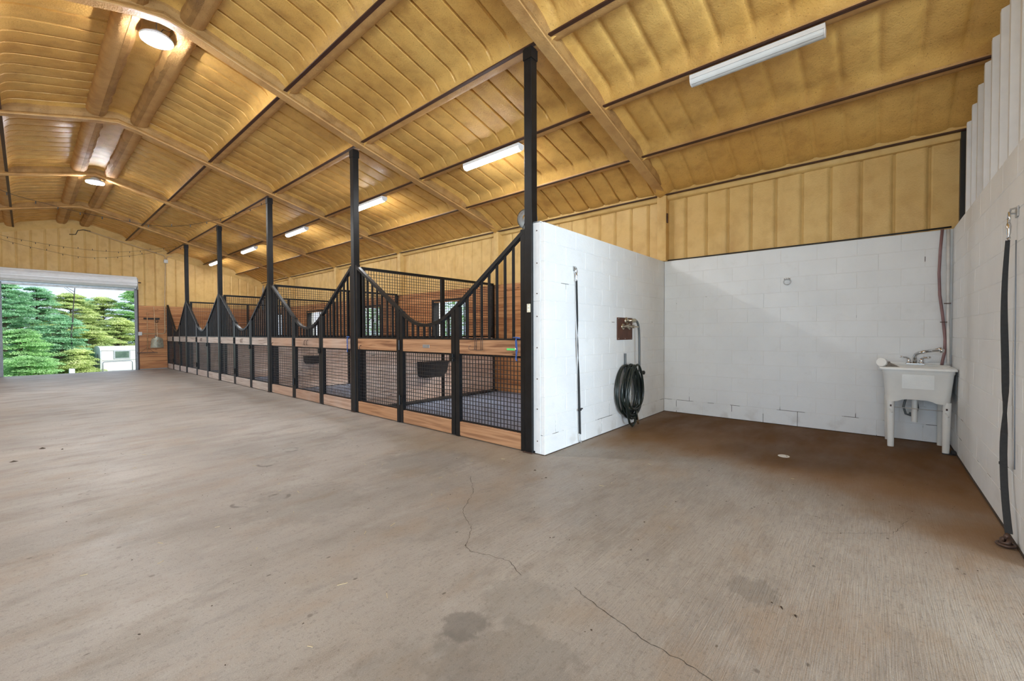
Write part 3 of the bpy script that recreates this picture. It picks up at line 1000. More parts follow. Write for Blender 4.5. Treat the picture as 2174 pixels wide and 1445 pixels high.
def stall(k):
    y0 = POST_Y[k]+.102
    y1 = POST_Y[k+1]-.002 if k < 4 else YF-.034
    s = (y1-y0)/3.56
    wood = (M['wood_front'], M['wood_mid'], M['wood_grey'], M['wood_grey'], M['wood_grey'])[k]
    ja = y0+1.125*s; d0 = ja+.012; d1 = d0+1.185*s; jb = d1+.012
    nm = stall_names[k]
    T = .062 if s > .9 else .055
    def lower(root, a, b):
        obj('board', MB().bbox(FX0+.004, FX0+.044, a, b, 1.033, 1.207, .004), wood, root)
        obj('board', MB().bbox(FX0+.004, FX0+.044, a, b, .012, .187, .004), wood, root)
        obj('wire_mesh', vmesh(a, b, .187, 1.033, FX0+.030), M['mesh'], root, kind='stuff')
    for side in (0, 1):
        a, b = (y0, ja) if side == 0 else (jb, y1)
        pos = 'near side of the door' if side == 0 else 'far side of the door'
        r = thing('stall_screen', 'fixed black barred screen, %s, %s' % (pos, nm), 'stall screen', (3.54, (a+b)/2, 0), 'fixed stall front screens')
        f = MB()
        # post-side tube, jamb tube
        if side == 0:
            f.box(FX0, FX1, a, a+T, .004, 2.40); f.box(FX0, FX1, b-.068, b, .004, 1.615)
            zz = lambda yy: 2.372-(yy-a-.03)*(2.372-1.612)/(b-a-.03)
            ia, ib = a+T, b-.068
        else:
            f.box(FX0, FX1, a, a+.068, .004, 1.615); f.box(FX0, FX1, b-T, b, .004, 2.40)
            zz = lambda yy: 1.612+(yy-a)*(2.372-1.612)/(b-a-.03)
            ia, ib = a+.068, b-T
        f.box(FX0+.046, FX1, ia, ib, 1.195, 1.225); f.box(FX0, FX1-.01, ia, ib, 1.208, 1.225)
        f.box(FX0+.046, FX1, ia, ib, 1.01, 1.033); f.box(FX0+.046, FX1, ia, ib, .185, .205)
        obj('frame', f, M['black'], r)
        p0 = (a+T*.5, zz(a+T*.5)) if side == 0 else (a, zz(a))
        p1 = (b, zz(b)) if side == 0 else (b-T*.5, zz(b-T*.5))
        obj('top_rail', rail_mb([p0, p1]), M['black'], r)
        n = 7
        for i in range(n):
            yy = ia+(ib-ia)*(i+1)/(n+1)
            obj('bar', MB().box(3.528, 3.552, yy-.012, yy+.012, 1.224, zz(yy)-.02), M['black'], r)
        lower(r, ia+.001, ib-.001)
        if side == 1:
            h = MB().tube([(FX0-.004, ib-.12, 1.10), (FX0-.03, ib-.12, 1.09), (FX0-.035, ib-.12, 1.05), (FX0-.02, ib-.12, 1.03)], .006, 6)
            obj('halter_hook', h, M['tin'], r, True)
    # door
    dr = thing('stall_door', 'black framed stall door with dipped top rail, %s' % nm, 'stall door', (3.54, (d0+d1)/2, 0), 'stall doors')
    f = MB()
    c = (d0+d1)/2; hw = (d1-d0)/2
    arc = lambda yy: 1.395+.212*((yy-c)/hw)**2
    f.box(FX0, FX1, d0, d0+.068, .012, 1.60); f.box(FX0, FX1, d1-.068, d1, .012, 1.60)
    ia, ib = d0+.068, d1-.068
    f.box(FX0+.046, FX1, ia, ib, 1.195, 1.225); f.box(FX0, FX1-.01, ia, ib, 1.208, 1.225)
    f.box(FX0+.046, FX1, ia, ib, 1.01, 1.033); f.box(FX0+.046, FX1, ia, ib, .185, .205)
    obj('frame', f, M['black'], dr)
    obj('top_rail', rail_mb([(d0+(d1-d0)*i/20, arc(d0+(d1-d0)*i/20)) for i in range(21)]), M['black'], dr)
    for i in range(8):
        yy = ia+(ib-ia)*(i+.6)/8.2
        obj('bar', MB().box(3.528, 3.552, yy-.012, yy+.012, 1.224, arc(yy)-.018), M['black'], dr)
    lower(dr, ia+.001, ib-.001)
    for z in (1.12, .33):
        obj('hinge', MB().tube([(FX0-.012, d1+.006, z-.07), (FX0-.012, d1+.006, z+.07)], .014, 8).box(FX0-.008, FX0-.0005, d1-.05, d1+.05, z-.04, z+.04), M['black'], dr)
    obj('latch', MB().bbox(FX0-.022, FX0-.0005, d0+.02, d0+.075, .93, 1.03, .004).box(FX0-.03, FX0-.02, d0-.03, d0+.06, .97, .985), M['black'], dr)
    if k == 0:
        obj('name_plate', MB().bbox(FX0-.0005, FX0+.004, c-.085, c+.06, 1.09, 1.135, .002), M['plate_grey'], dr)
    if k in (1, 2, 3):
        obj('hook', MB().tube([(FX0+.003, c-.05, 1.17), (FX0-.02, c-.05, 1.15), (FX0-.025, c-.05, 1.09), (FX0-.01, c-.05, 1.07)], .006, 6).tube([(FX0+.003, c+.05, 1.17), (FX0-.02, c+.05, 1.15), (FX0-.025, c+.05, 1.09), (FX0-.01, c+.05, 1.07)], .006, 6), M['tin'], dr)
for k in range(5): stall(k)

# partitions between the stalls
pw = ['between the first and second stalls', 'between the second and third stalls', 'between the third and fourth stalls', 'between the fourth and last stalls']
for k in range(4):
    yc = POST_Y[k+1]+.0
    r = thing('stall_partition', 'wood and wire mesh partition %s' % pw[k], 'partition', (5.2, yc, 0), 'stall partitions')
    X0, X1 = 3.615, XW-.034
    f = MB()
    f.box(X0, X0+.06, yc-.03, yc+.03, .0, 2.38); f.box(X1-.06, X1, yc-.03, yc+.03, .0, 2.38)
    f.box(5.30, 5.36, yc-.03, yc+.03, .0, 2.335)
    f.box(X0+.06, X1-.06, yc-.025, yc+.025, 2.335, 2.38)
    f.box(X0+.06, X1-.06, yc-.025, yc+.025, 1.20, 1.235)
    obj('frame', f, M['black'], r)
    for i in range(8):
        for a, b in ((X0+.062, 5.298), (5.362, X1-.062)):
            board(r, 'x', a, b, .03+i*.145, yc-.02, .04, M['wood_part'], .145)
    mm = MB()
    w = .0064
    for a, b in ((X0+.06, 5.30), (5.36, X1-.06)):
        n = int((b-a)/.0508)
        for i in range(n):
            x = a+.03+i*.0508
            mm.bar((x, yc, 1.235), (x, yc, 2.335), w, w)
        for i in range(21):
            z = 1.26+i*.0508
            mm.bar((a, yc-.005, z), (b, yc-.005, z), w, w)
    obj('wire_mesh', mm, M['mesh'], r, kind='stuff')

# rubber mats on the stall floors
for k in range(5):
    a = POST_Y[k]+.14; b = (POST_Y[k+1]-.05) if k < 4 else YF-.05
    o = obj('rubber_mat', MB().bbox(3.60, XW-.05, a, b, .001, .02, .006), M['mat'])
    tag(o, 'grey rubber mat covering the floor of the %s' % stall_names[k].replace(',', ''), 'mat', 'stall floor mats')
o = obj('bedding_strip', MB().bbox(3.75, XW-.09, POST_Y[1]-.20, POST_Y[1]-.034, .021, .06, .02), M['rubber'])
tag(o, 'dark rubber strip along the foot of the first partition', 'floor strip')

# feeders hung on the partitions
def feeder(x0, x1, y, z0, z1, label):
    r = thing('stall_feeder', label, 'feeder', ((x0+x1)/2, y, z0), 'corner feeders')
    mb = MB()
    d = .26
    outer = [(x0, 0, z1), (x1, 0, z1), (x1-.05, 0, z0+.10), (x1-.16, 0, z0), (x0+.05, 0, z0), (x0+.01, 0, z0+.06)]
    rings = [[(p[0], y-.001, p[2]) for p in outer], [(p[0], y-d*.6, p[2]) for p in outer], [((p[0]-(x0+x1)/2)*.88+(x0+x1)/2, y-d, p[2]*.96+.03) for p in outer]]
    mb.loft(rings)
    obj('tub', mb, M['rubber'], r)
    obj('rim', MB().box(x0-.004, x1+.004, y-d-.006, y-.001, z1-.010, z1+.004), M['rubber'], r)
feeder(4.70, 5.28, POST_Y[1]-.032, .47, .76, 'black plastic feeder seen through mesh of the nearest stall door')
feeder(4.2, 4.6, POST_Y[2]-.032, .59, .77, 'black plastic feeder seen through mesh of the second stall door')

# ------------------------------------------------------------------ small things on the near stall front
r = thing('clamp_lamp', 'round aluminium clamp lamp behind the top of the nearest post', 'lamp', (3.66, 2.92, 2.55))
axis = Vector((-.55, -.62, -.35)).normalized()
obj('reflector', MB().lathe([(.115, .0), (.112, -.015), (.10, -.05), (.075, -.085), (.04, -.11), (.032, -.17), (.0285, -.17), (.036, -.107), (.07, -.08), (.095, -.047), (.108, -.012)], Vector((3.66, 2.93, 2.55)), axis, 28, False), M['alum'], r, True)
obj('bulb', MB().lathe([(.012, -.10), (.03, -.07), (.034, -.045), (.026, -.02), (.004, -.012)], Vector((3.66, 2.93, 2.55)), axis, 14), M['white_plastic'], r, True)
obj('clamp', MB().bar((3.602, 2.83, 2.60), (3.73, 2.985, 2.62), .02, .03), M['steel_dull'], r)
cb = obj('power_cord', MB().tube([(3.60, 2.87, 2.66), (3.585, 2.90, 2.5), (3.58, 2.955, 2.38), (3.585, 2.95, 2.2), (3.585, 2.935, 1.9), (3.585, 2.945, 1.6), (3.58, 2.93, 1.45), (3.585, 2.94, 1.2), (3.585, 2.925, .9), (3.585, 2.94, .6), (3.585, 2.925, .38)], .0045, 6), M['cable'], None, True)
tag(cb, 'thin black power cord hanging down beside the nearest post', 'cord')
ow = thing('outlet_plate', 'small ivory outlet plate on the nearest post', 'outlet', (3.50, 2.786, 1.55))
obj('plate', MB().bbox(3.492, 3.4995, 2.762, 2.808, 1.505, 1.595, .002), M['ivory'], ow)
obj('socket', MB().box(3.489, 3.493, 2.775, 2.795, 1.525, 1.545).box(3.489, 3.493, 2.775, 2.795, 1.56, 1.58), M['white_plastic'], ow)

def halter(yc, lab):
    r = thing('rope_halter', lab, 'halter', (3.49, yc, 1.0), 'blue halters on the stall fronts')
    mb = MB()
    mb.tube([(3.506, yc+.01, 1.224), (3.49, yc+.005, 1.20), (3.488, yc, 1.12), (3.488, yc-.004, 1.05), (3.49, yc+.006, 1.00), (3.488, yc-.012, .985)], .009, 6)
    mb.tube([(3.50, yc+.05, 1.235), (3.492, yc+.0, 1.238), (3.50, yc-.045, 1.23)], .008, 6)
    mb.tube([(3.484, yc-.012, 1.20), (3.483, yc-.02, 1.10), (3.484, yc-.008, 1.02)], .006, 6)
    obj('rope', mb, M['blue'], r, True)
    obj('snap', MB().tube([(3.482, yc, 1.13), (3.478, yc-.008, 1.11), (3.48, yc, 1.09), (3.482, yc+.008, 1.11), (3.482, yc, 1.13)], .004, 6), M['chrome'], r, True)
    return r
h = halter(2.957, 'blue rope halter with a green tag on the nearest stall board')
obj('tag', MB().bbox(3.482, 3.490, 2.965, 3.09, 1.095, 1.118, .003), M['green'], h)
halter(6.63, 'blue rope halter on the second stall board beside the post')
for i, yy in enumerate((3.60, 3.50)):
    mb = MB()
    for dy in (-.014, .014):
        mb.tube([(3.55, yy+dy, 1.232), (3.503, yy+dy, 1.232), (3.503, yy+dy, 1.09)], .0035, 6)
    mb.tube([(3.503, yy-.014, 1.09), (3.503, yy+.014, 1.086), (3.46, yy+.05, 1.085), (3.45, yy+.065, 1.10), (3.452, yy+.06, 1.13), (3.47, yy+.05, 1.135)], .0035, 6)
    o = obj('blanket_hook', mb, M['tin'], None, True)
    tag(o, 'thin wire hook over the nearest stall board, %s of the pair' % ('left' if i == 0 else 'right'), 'hook', 'wire hooks over the stall board')

# ------------------------------------------------------------------ ceiling lights
def tube_light(x, y0, y1, on, label):
    zt = zr(x+.02)+.058
    r = thing('fluorescent_light', label, 'ceiling light', (x, (y0+y1)/2, zt), 'long strip lights along the purlin')
    obj('housing', MB().box(x-.07, x+.055, y0, y1, zt-.045, zt-.001), M['enamel'], r)
    n = 14; rings = []
    for yy in (y0+.012, y1-.012):
        rings.append([(x-.008+.055*math.cos(PI+PI*i/n), yy, zt-.046+.05*math.sin(PI+PI*i/n)) for i in range(n+1)])
    obj('lens', MB().loft(rings), M['lamp_on'] if on else M['lens_off'], r, 40)
    if not on:
        for q in (.32, .62):
            aa = PI+PI*q
            cxx, czz = x-.008+.056*math.cos(aa), zt-.046+.051*math.sin(aa)
            obj('seam', MB().bar((cxx, y0+.012, czz), (cxx, y1-.012, czz), .006, .004), M['steel_dull'], r)
    for a, b in ((y0, y0+.011), (y1-.011, y1)):
        cp = [[(x-.008+.058*math.cos(PI+PI*i/n), yy, zt-.0455+.053*math.sin(PI+PI*i/n)) for i in range(n+1)] for yy in (a, b)]
        obj('end_cap', MB().loft(cp), M['enamel'], r)
    return r
tube_light(4.765, .36, 1.53, False, 'unlit white strip light above the wash bay, nearest')
labs = ['lit strip light above the nearest stall', 'lit strip light above the second stall, partly behind a post', 'lit strip light above the third stall', 'lit strip light above the fourth stall', 'lit strip light above the last stall, farthest']
for (a, b), l in zip([(3.92, 5.10), (7.48, 8.66), (11.08, 12.26), (14.72, 15.9), (18.4, 19.58)], labs):
    tube_light(4.765, a, b, True, l)

for ym, l in ((8.1, 'second'), (11.7, 'third'), (15.3, 'fourth')):  # unseen strip lights added to brighten the far left
    tube_light(2*RX-4.765, ym-.59, ym+.59, True, 'added unseen strip light on the left roof slope, opposite the %s stall' % l)
def high_bay(y, label):
    z = 4.88 if y < 8 else 4.80
    r = thing('high_bay_light', label, 'ceiling light', (1.11, y, z), 'round lights under the ridge')
    obj('housing', MB().lathe([(.162, .012), (.165, .03), (.15, .05), (.10, .062), (.075, .10), (.05, .115), (.012, .12)], (1.11, y, z), (0,0,1), 32), M['white_metal'], r, 50)
    obj('lens', MB().lathe([(.158, .012), (.156, .0), (.10, -.006), (.02, -.008)], (1.11, y, z), (0,0,1), 32), M['disc_on'], r, True)
    obj('hook', MB().tube([(1.11, y, z+.12), (1.11, y, zfoam(RX)+.0)], .005, 6), M['steel_dull'], r)
    obj('cord', MB().tube([(1.13, y, z+.10), (1.17, y-.03, z+.16), (1.22, y-.06, z+.14), (1.27, y-.10, z+.2), (1.30, y-.12, z+.28)], .004, 6), M['cable'], r)
high_bay(6.70, 'bright round light hanging from the ridge, nearer of two in view')
high_bay(13.72, 'bright round light hanging from the ridge, farther of two in view')

# ------------------------------------------------------------------ string lights
def string(P, y, label):
    # smooth through control points (X, z)
    pts = []
    n = len(P)
    for i in range(n-1):
        p0, p1, p2, p3 = P[max(i-1,0)], P[i], P[i+1], P[min(i+2,n-1)]
        for q in range(8):
            t = q/8
            f = lambda a: .5*((2*p1[a])+(-p0[a]+p2[a])*t+(2*p0[a]-5*p1[a]+4*p2[a]-p3[a])*t*t+(-p0[a]+3*p1[a]-3*p2[a]+p3[a])*t**3)
            pts.append((f(0), y, f(1)))
    pts.append((P[-1][0], y, P[-1][1]))
    r = thing('string_lights', label, 'string lights', pts[0], 'string lights across the aisle')
    obj('wire', MB().tube(pts, .0035, 5), M['cable'], r)
    # bulbs every 0.22 m
    acc = 0
    for a, b in zip(pts[:-1], pts[1:]):
        acc += math.dist(a, b)
        if acc > .24:
            acc = 0
            dx = random.uniform(-.015, .015)
            obj('bulb', MB().lathe([(.005, 0), (.006, .015), (.008, .03), (.005, .042), (.002, .045)], (b[0], b[1], b[2]), (dx*8, 0, random.choice((-1, -1, 1))), 6), M['cable'], r)
string([(-1.35, 4.2), (-.8, 3.78), (-.217, 3.472), (.256, 3.369), (.787, 3.302), (1.717, 3.288), (2.452, 3.538), (3.0, 3.84), (3.497, 4.14)], 9.99, 'dark string light strand nearest, sagging from the third post')
string([(-1.35, 4.2), (-.396, 3.914), (.603, 3.787), (1.752, 3.783), (2.735, 3.999), (3.497, 4.25)], 17.42, 'upper far string light strand, tied to the fifth post')
string([(-1.35, 4.15), (-.397, 3.816), (.424, 3.63), (1.249, 3.547), (2.282, 3.758), (3.497, 4.18)], 17.46, 'lower far string light strand, tied to the fifth post')

# ------------------------------------------------------------------ things on the far wall
yb = YF-.030
r = thing('conduit_run', 'tan electrical conduit climbing the far wall to a grey box', 'conduit', (3.46, yb, 1.3))
arcp = [(3.36+.09*math.sin(t*PI/12), yb-.016, 1.40-.09*math.cos(t*PI/12)) for t in range(7)]
obj('pipe', MB().tube([(2.77, yb-.016, 1.31)] + arcp + [(3.45, yb-.016, 2.3), (3.47, yb-.016, 2.9), (3.49, yb-.016, 3.6), (3.50, yb-.016, 4.0)], .016, 8), M['conduit'], r, True)
obj('junction_box', MB().bbox(3.45, 3.57, yb-.06, yb-.004, 3.98, 4.11, .006), M['grey_box'], r)
up = []
for i in range(8):
    x = 3.44-i*.3; up.append((x, yb-.10, zr(x)-.055))
obj('pipe', MB().tube([(3.49, yb-.03, 4.10), (3.485, yb-.05, 4.17), (3.46, yb-.09, 4.22)] + up, .015, 8), M['conduit'], r, True)
obj('pipe', MB().tube([(3.53, yb-.03, 4.10), (3.535, yb-.05, 4.17), (3.57, yb-.07, 4.23), (3.68, yb-.12, 4.24)], .014, 8), M['conduit'], r, True)
o = obj('outlet_box', MB().bbox(2.68, 2.79, yb-.05, yb-.001, 1.25, 1.38, .006), M['grey_box'])
tag(o, 'pale grey outlet box beside the roll-up door', 'outlet')
cb = obj('loose_cable', MB().tube([(1.0, YF-.10, 4.62), (1.15, YF-.12, 4.64), (1.2, YF-.13, 4.78), (1.32, YF-.14, 4.82), (1.5, YF-.16, 4.80)], .012, 6), M['cable'], None, True)
tag(cb, 'dark loose cable end at the peak of the far wall', 'cable')

r = thing('tool_rack', 'black tool rack strip screwed to the far wall boards', 'rack', (3.06, yb, 1.86))
obj('strip', MB().bbox(2.84, 3.30, yb-.025, yb-.001, 1.84, 1.90, .005), M['rubber'], r)
for i, x in enumerate((2.90, 3.00, 3.10, 3.18, 3.26)):
    obj('clip', MB().box(x-.012, x+.012, yb-.06, yb-.026, 1.845, 1.895), M['rubber'], r)
r = thing('landscape_rake', 'wooden handled rake hanging head down by the roll-up door', 'rake', (2.925, yb-.08, .6), 'tools on the far wall')
obj('handle', MB().tube([(2.925, yb-.085, .66), (2.935, yb-.08, 2.10)], .015, 8), M['handle'], r, True)
obj('head', MB().bar((2.64, yb-.08, .625), (3.21, yb-.08, .615), .02, .022), M['tin'], r)
obj('brace', MB().tube([(2.74, yb-.08, .63), (2.92, yb-.085, .82), (3.10, yb-.08, .63)], .006, 6), M['tin'], r)
tt = MB()
for i in range(20):
    x = 2.65+i*.0292
    tt.bar((x, yb-.08, .615), (x, yb-.065, .57), .006, .006)
obj('tines', tt, M['tin'], r)
r = thing('scoop_shovel', 'aluminium scoop shovel hanging blade down on the far wall', 'shovel', (3.20, yb-.1, .8), 'tools on the far wall')
rows = []
for i in range(9):
    v = i/8
    hwid = .16+.035*v
    if i == 0: hwid = .09
    z = 1.17-.38*v
    row = []
    for j in range(9):
        u = j/4-1
        row.append((3.21+u*hwid, yb-.03-.05*(1-v)-.05*(1-u*u), z+(.03*(1-abs(u)) if i == 0 else 0)))
    rows.append(row)
mb = MB()
for row in rows: mb.v += row
for row in rows: mb.v += [(p[0], p[1]+.006, p[2]) for p in row]
for i in range(8):
    for j in range(8):
        a = i*9+j
        mb.f.append((a, a+1, a+10, a+9)); mb.f.append((81+a, 81+a+9, 81+a+10, 81+a+1))
for i in range(8):
    mb.f.append((i*9, (i+1)*9, 81+(i+1)*9, 81+i*9)); mb.f.append((i*9+8, 81+i*9+8, 81+(i+1)*9+8, (i+1)*9+8))
for j in range(8):
    mb.f.append((j, 81+j, 82+j, j+1)); mb.f.append((72+j, 73+j, 154+j, 153+j))
obj('blade', mb, M['shovel'], r, 40)
obj('handle', MB().tube([(3.21, yb-.10, 1.02), (3.21, yb-.09, 1.25), (3.205, yb-.075, 1.60), (3.20, yb-.07, 1.72)], [.022, .020, .017, .015], 8), M['handle'], r, True)
obj('grip', MB().tube([(3.20, yb-.07, 1.70), (3.17, yb-.075, 1.76), (3.155, yb-.075, 1.82), (3.245, yb-.075, 1.82), (3.235, yb-.075, 1.76), (3.20, yb-.07, 1.70)], .010, 6), M['rubber'], r, True)
r = thing('long_broom_handle', 'tall wooden broom hanging bristles up behind the scoop shovel', 'broom', (3.14, yb-.05, 1.2), 'tools on the far wall')
obj('handle', MB().tube([(3.165, yb-.045, 1.18), (3.13, yb-.045, 2.32)], .014, 8), M['handle'], r, True)
obj('ferrule', MB().tube([(3.168, yb-.045, 1.12), (3.164, yb-.045, 1.24)], .02, 8), M['steel_dull'], r, True)

# ------------------------------------------------------------------ wash bay: cross ties
def snap(mb, c, ax, s=1.0):
    # ring + snap body stacked downward from c; ax = direction along the wall
    a = Vector(ax); c = Vector(c); z = Vector((0,0,1))
    ring = [c + a*(.018*s*math.cos(t*PI/8)) + z*(-.03*s+.03*s*math.sin(t*PI/8)) for t in range(17)]
    mb.tube(ring, .005, 6)
    mb.tube([c+z*(-.055*s), c+z*(-.075*s), c+z*(-.11*s), c+z*(-.125*s), c+z*(-.14*s)], [.008, .012, .010, .006, .010], 8)
    mb.tube([c+z*(-.14*s)+a*-.018, c+z*(-.15*s), c+z*(-.14*s)+a*.018], .004, 6)
    mb.tube([c+z*(-.05*s)+a*.004, c+z*(-.085*s)+a*.022], .004, 6)
    return mb

yw = DYA-.001
r = thing('cross_tie_strap', 'black webbing cross tie hanging on the divider block wall, left', 'strap', (4.12, yw, 0), 'webbing cross ties in the wash bay')
obj('eye_plate', MB().bbox(4.08, 4.125, yw-.006, yw, 1.99, 2.045, .002).tube([(4.09, yw-.004, 2.035), (4.09, yw-.035, 2.03), (4.115, yw-.035, 2.01), (4.115, yw-.004, 2.005)], .005, 6), M['steel_dull'], r)
obj('snap', snap(MB(), (4.105, yw-.032, 2.02), (1, 0, 0)), M['chrome'], r, True)
N = 24; pts = []; wd = []; ww = []
for i in range(N+1):
    v = i/N
    z = 1.875-v*(1.875-.115)
    x = 4.107+.07*v
    tw = 0 if v < .25 else min(1, (v-.25)/.25)
    ang = 1.25*(math.exp(-((v-.42)/.12)**2))
    pts.append((x, yw-.032, z)); wd.append((.25+math.sin(ang), math.cos(ang), 0)); ww.append(.028+.010*v)
obj('webbing', MB().ribbon(pts, wd, ww, .004), M['web'], r)
obj('slider', MB().box(4.15, 4.20, yw-.042, yw-.022, .385, .40).box(4.175, 4.215, yw-.05, yw-.03, .40, .413), M['web'], r)
obj('end_hook', MB().tube([(4.178, yw-.032, .12), (4.178, yw-.034, .085), (4.18, yw-.036, .05), (4.185, yw-.036, .022), (4.20, yw-.036, .014), (4.215, yw-.036, .03)], .006, 6), M['steel_dull'], r, True)

yw = WY+.001
r = thing('cross_tie_strap', 'wide black webbing cross tie hanging on the right hand block wall', 'strap', (4.0, yw, 0), 'webbing cross ties in the wash bay')
obj('eye_plate', MB().bbox(3.955, 4.02, yw, yw+.006, 1.985, 2.05, .002).tube([(3.975, yw+.004, 2.04), (3.975, yw+.03, 2.035), (4.005, yw+.03, 2.015), (4.005, yw+.004, 2.01)], .006, 6), M['steel_dull'], r)
obj('snap', snap(MB(), (3.992, yw+.034, 2.02), (1, 0, 0), 1.15), M['chrome'], r, True)
pts = []; wd = []; ww = []
for i in range(29):
    v = i/28
    z = 1.85-v*(1.85-.075)
    x = 4.0+.04*math.sin(PI*min(1, v*1.25)) - (.17*max(0, (v-.72)/.28)**1.5)
    yv = yw+.036+.006*math.sin(v*9)
    ang = 1.2*math.exp(-((v-.60)/.07)**2)
    pts.append((x, yv, z)); wd.append((.3+math.sin(ang), math.cos(ang), 0)); ww.append(.020+.013*min(1, v*3))
obj('webbing', MB().ribbon(pts, wd, ww, .004), M['web'], r)
obj('slider', MB().box(3.985, 4.055, yw+.03, yw+.05, .44, .455), M['web'], r)
obj('end_chain', MB().tube([(3.84, yw+.04, .07), (3.83, yw+.05, .045), (3.85, yw+.06, .03), (3.80, yw+.07, .018), (3.78, yw+.05, .025), (3.82, yw+.035, .04), (3.86, yw+.05, .018)], .013, 7).tube([(3.80+.035*math.cos(t*PI/8), yw+.055+.035*math.sin(t*PI/8), .016) for t in range(17)], .009, 6), M['tin'], r, True)
cb = obj('grey_wire', MB().tube([(3.955, yw+.010, 1.84), (3.945, yw+.010, 1.6), (3.935, yw+.010, 1.35), (3.93, yw+.010, 1.1), (3.915, yw+.010, .8), (3.895, yw+.010, .45)], .003, 6), M['pipe'], None, True)
tag(cb, 'thin grey wire stapled to the right hand wall behind the strap', 'wire')

# tie ring on the back wall
r = thing('tie_ring', 'small steel tie ring screwed high on the wash bay back wall', 'tie ring', (XW, .915, 1.98))
obj('plate', MB().bbox(XW-.006, XW-.0013, .875, .96, 1.995, 2.03, .002), M['white_plastic'], r)
for yy in (.888, .925, .948): obj('screw', MB().lathe([(.006, 0), (.004, .003)], (XW-.006, yy, 2.012), (-1, 0, 0), 8), M['flange'], r)
obj('staple', MB().tube([(XW-.005, .90, 2.02), (XW-.03, .905, 2.005), (XW-.03, .92, 2.0), (XW-.005, .925, 2.02)], .006, 6), M['steel_dull'], r)
obj('ring', MB().tube([(XW-.032, .913+.040*math.cos(t*PI/12), 1.968+.038*math.sin(t*PI/12)) for t in range(24)], .006, 6, closed=True), M['steel_dull'], r, True)

# water valve plate
yw = DYA-.001
r = thing('valve_plate', 'rusty brown steel plate with two taps and a hose outlet', 'valve plate', (5.38, yw, 1.33))
obj('plate', MB().bbox(5.155, 5.61, yw-.012, yw, 1.187, 1.49, .003), M['plate_brown'], r)
for x, z in ((5.19, 1.475), (5.38, 1.478), (5.58, 1.475), (5.19, 1.205), (5.38, 1.203), (5.58, 1.205)):
    obj('screw', MB().lathe([(.006, 0), (.004, .003)], (x, yw-.012, z), (0, -1, 0), 8), M['steel_dull'], r)
for x in (5.315, 5.505):
    v = obj('valve', MB().lathe([(.045, 0), (.042, .006), (.02, .012), (.016, .05), (.024, .055), (.024, .075), (.012, .08)], (x, yw-.012, 1.368), (0, -1, 0), 16), M['brass'], r, 40)
    obj('lever', MB().bar((x, yw-.075, 1.368), (x+.10, yw-.10, 1.364), .014, .020), M['brass'], v)
obj('outlet', MB().lathe([(.05, 0), (.046, .008), (.022, .014), (.020, .06)], (5.42, yw-.012, 1.448), (0, -1, 0), 16).tube([(5.41, yw-.06, 1.448), (5.42, yw-.085, 1.45), (5.48, yw-.095, 1.452)], .023, 10).tube([(5.42, yw-.092, 1.451), (5.50, yw-.097, 1.452)], .027, 10), M['brass'], r, 50)

# hose: gooseneck from outlet down into a hanging coil
r = thing('garden_hose', 'dark green hose coiled on a hanger below the valve plate', 'hose', (5.6, yw-.1, 0))
yh = yw-.10
obj('riser', MB().tube([(5.50, yh+.003, 1.452), (5.53, yh, 1.451), (5.57, yh, 1.435), (5.605, yh, 1.395), (5.63, yh, 1.32), (5.64, yh, 1.2), (5.645, yh, 1.0), (5.645, yh, .82), (5.62, yh-.01, .74)], .0155, 10), M['hose_grey'], r, True)
random.seed(21)
for i in range(11):
    cx = 5.40+random.uniform(-.045, .045); rx = .285+random.uniform(-.11, .07); top = .82+random.uniform(-.02, .03)
    bot = .10+random.uniform(-.02, .16)
    yy = yw-.03-.0125*i
    pts = []
    for t in range(40):
        a = 2*PI*t/40
        zz = (top+bot)/2+(top-bot)/2*math.sin(a)
        xx = cx+rx*math.cos(a)*(1-.18*math.sin(a)) + .02*math.sin(2*a+i)
        pts.append((xx, yy+.014*math.sin(a*1+i), zz))
    obj('loop', MB().tube(pts, .0155, 8, closed=True), M['hose'], r, True)
obj('tail', MB().tube([(5.18, yw-.12, .40), (5.20, yw-.13, .22), (5.26, yw-.135, .08), (5.34, yw-.135, .025), (5.42, yw-.135, .06), (5.46, yw-.13, .16), (5.48, yw-.12, .3)], .0155, 8), M['hose'], r, True)
obj('end_fitting', MB().tube([(5.47, yw-.135, .20), (5.48, yw-.14, .12), (5.485, yw-.145, .075), (5.50, yw-.15, .03)], [.016, .018, .018, .012], 10), M['brass'], r, True)
obj('twist', MB().tube([(5.44, yw-.15, .22), (5.455, yw-.15, .10), (5.45, yw-.14, .20)], .014, 8), M['hose'], r, True)
r = thing('hose_hanger', 'dark green hose hanger bracket inside the coiled hose', 'hanger', (5.62, yw, .7))
obj('back_plate', MB().bbox(5.43, 5.50, yw-.008, yw, .40, .83, .003), M['ivory'], r)
obj('saddle', MB().tube([(5.27, yw-.06, .70), (5.33, yw-.09, .765), (5.45, yw-.105, .785), (5.55, yw-.09, .765), (5.60, yw-.06, .70)], .02, 8), M['hose'], r, True)
obj('knob', MB().lathe([(.012, 0), (.028, .03), (.03, .06), (.018, .07)], (5.90, yw, .70), (0, -1, 0), 12), M['cable'], r, True)
o = obj('stub_pipe', MB().tube([(5.37, yw-.02, .74), (5.37, yw-.02, 1.0)], .015, 10), M['hose_grey'], None, 40)
tag(o, 'short grey pipe stub rising above the hose coil', 'pipe')

# floor drain
r = thing('floor_drain', 'small round white drain cover in the brown wash bay floor', 'drain', (5.115, .705, 0))
obj('cover', MB().lathe([(.052, .0005), (.052, .004), (.046, .006), (.01, .005)], (5.115, .705, 0), (0, 0, 1), 24), M['white_plastic'], r)
for dx, dy in ((.02, -.02), (-.015, -.03)): obj('hole', MB().lathe([(.006, .0056), (.006, .0068)], (5.115+dx, .705+dy, 0), (0, 0, 1), 8), M['mud'], r)

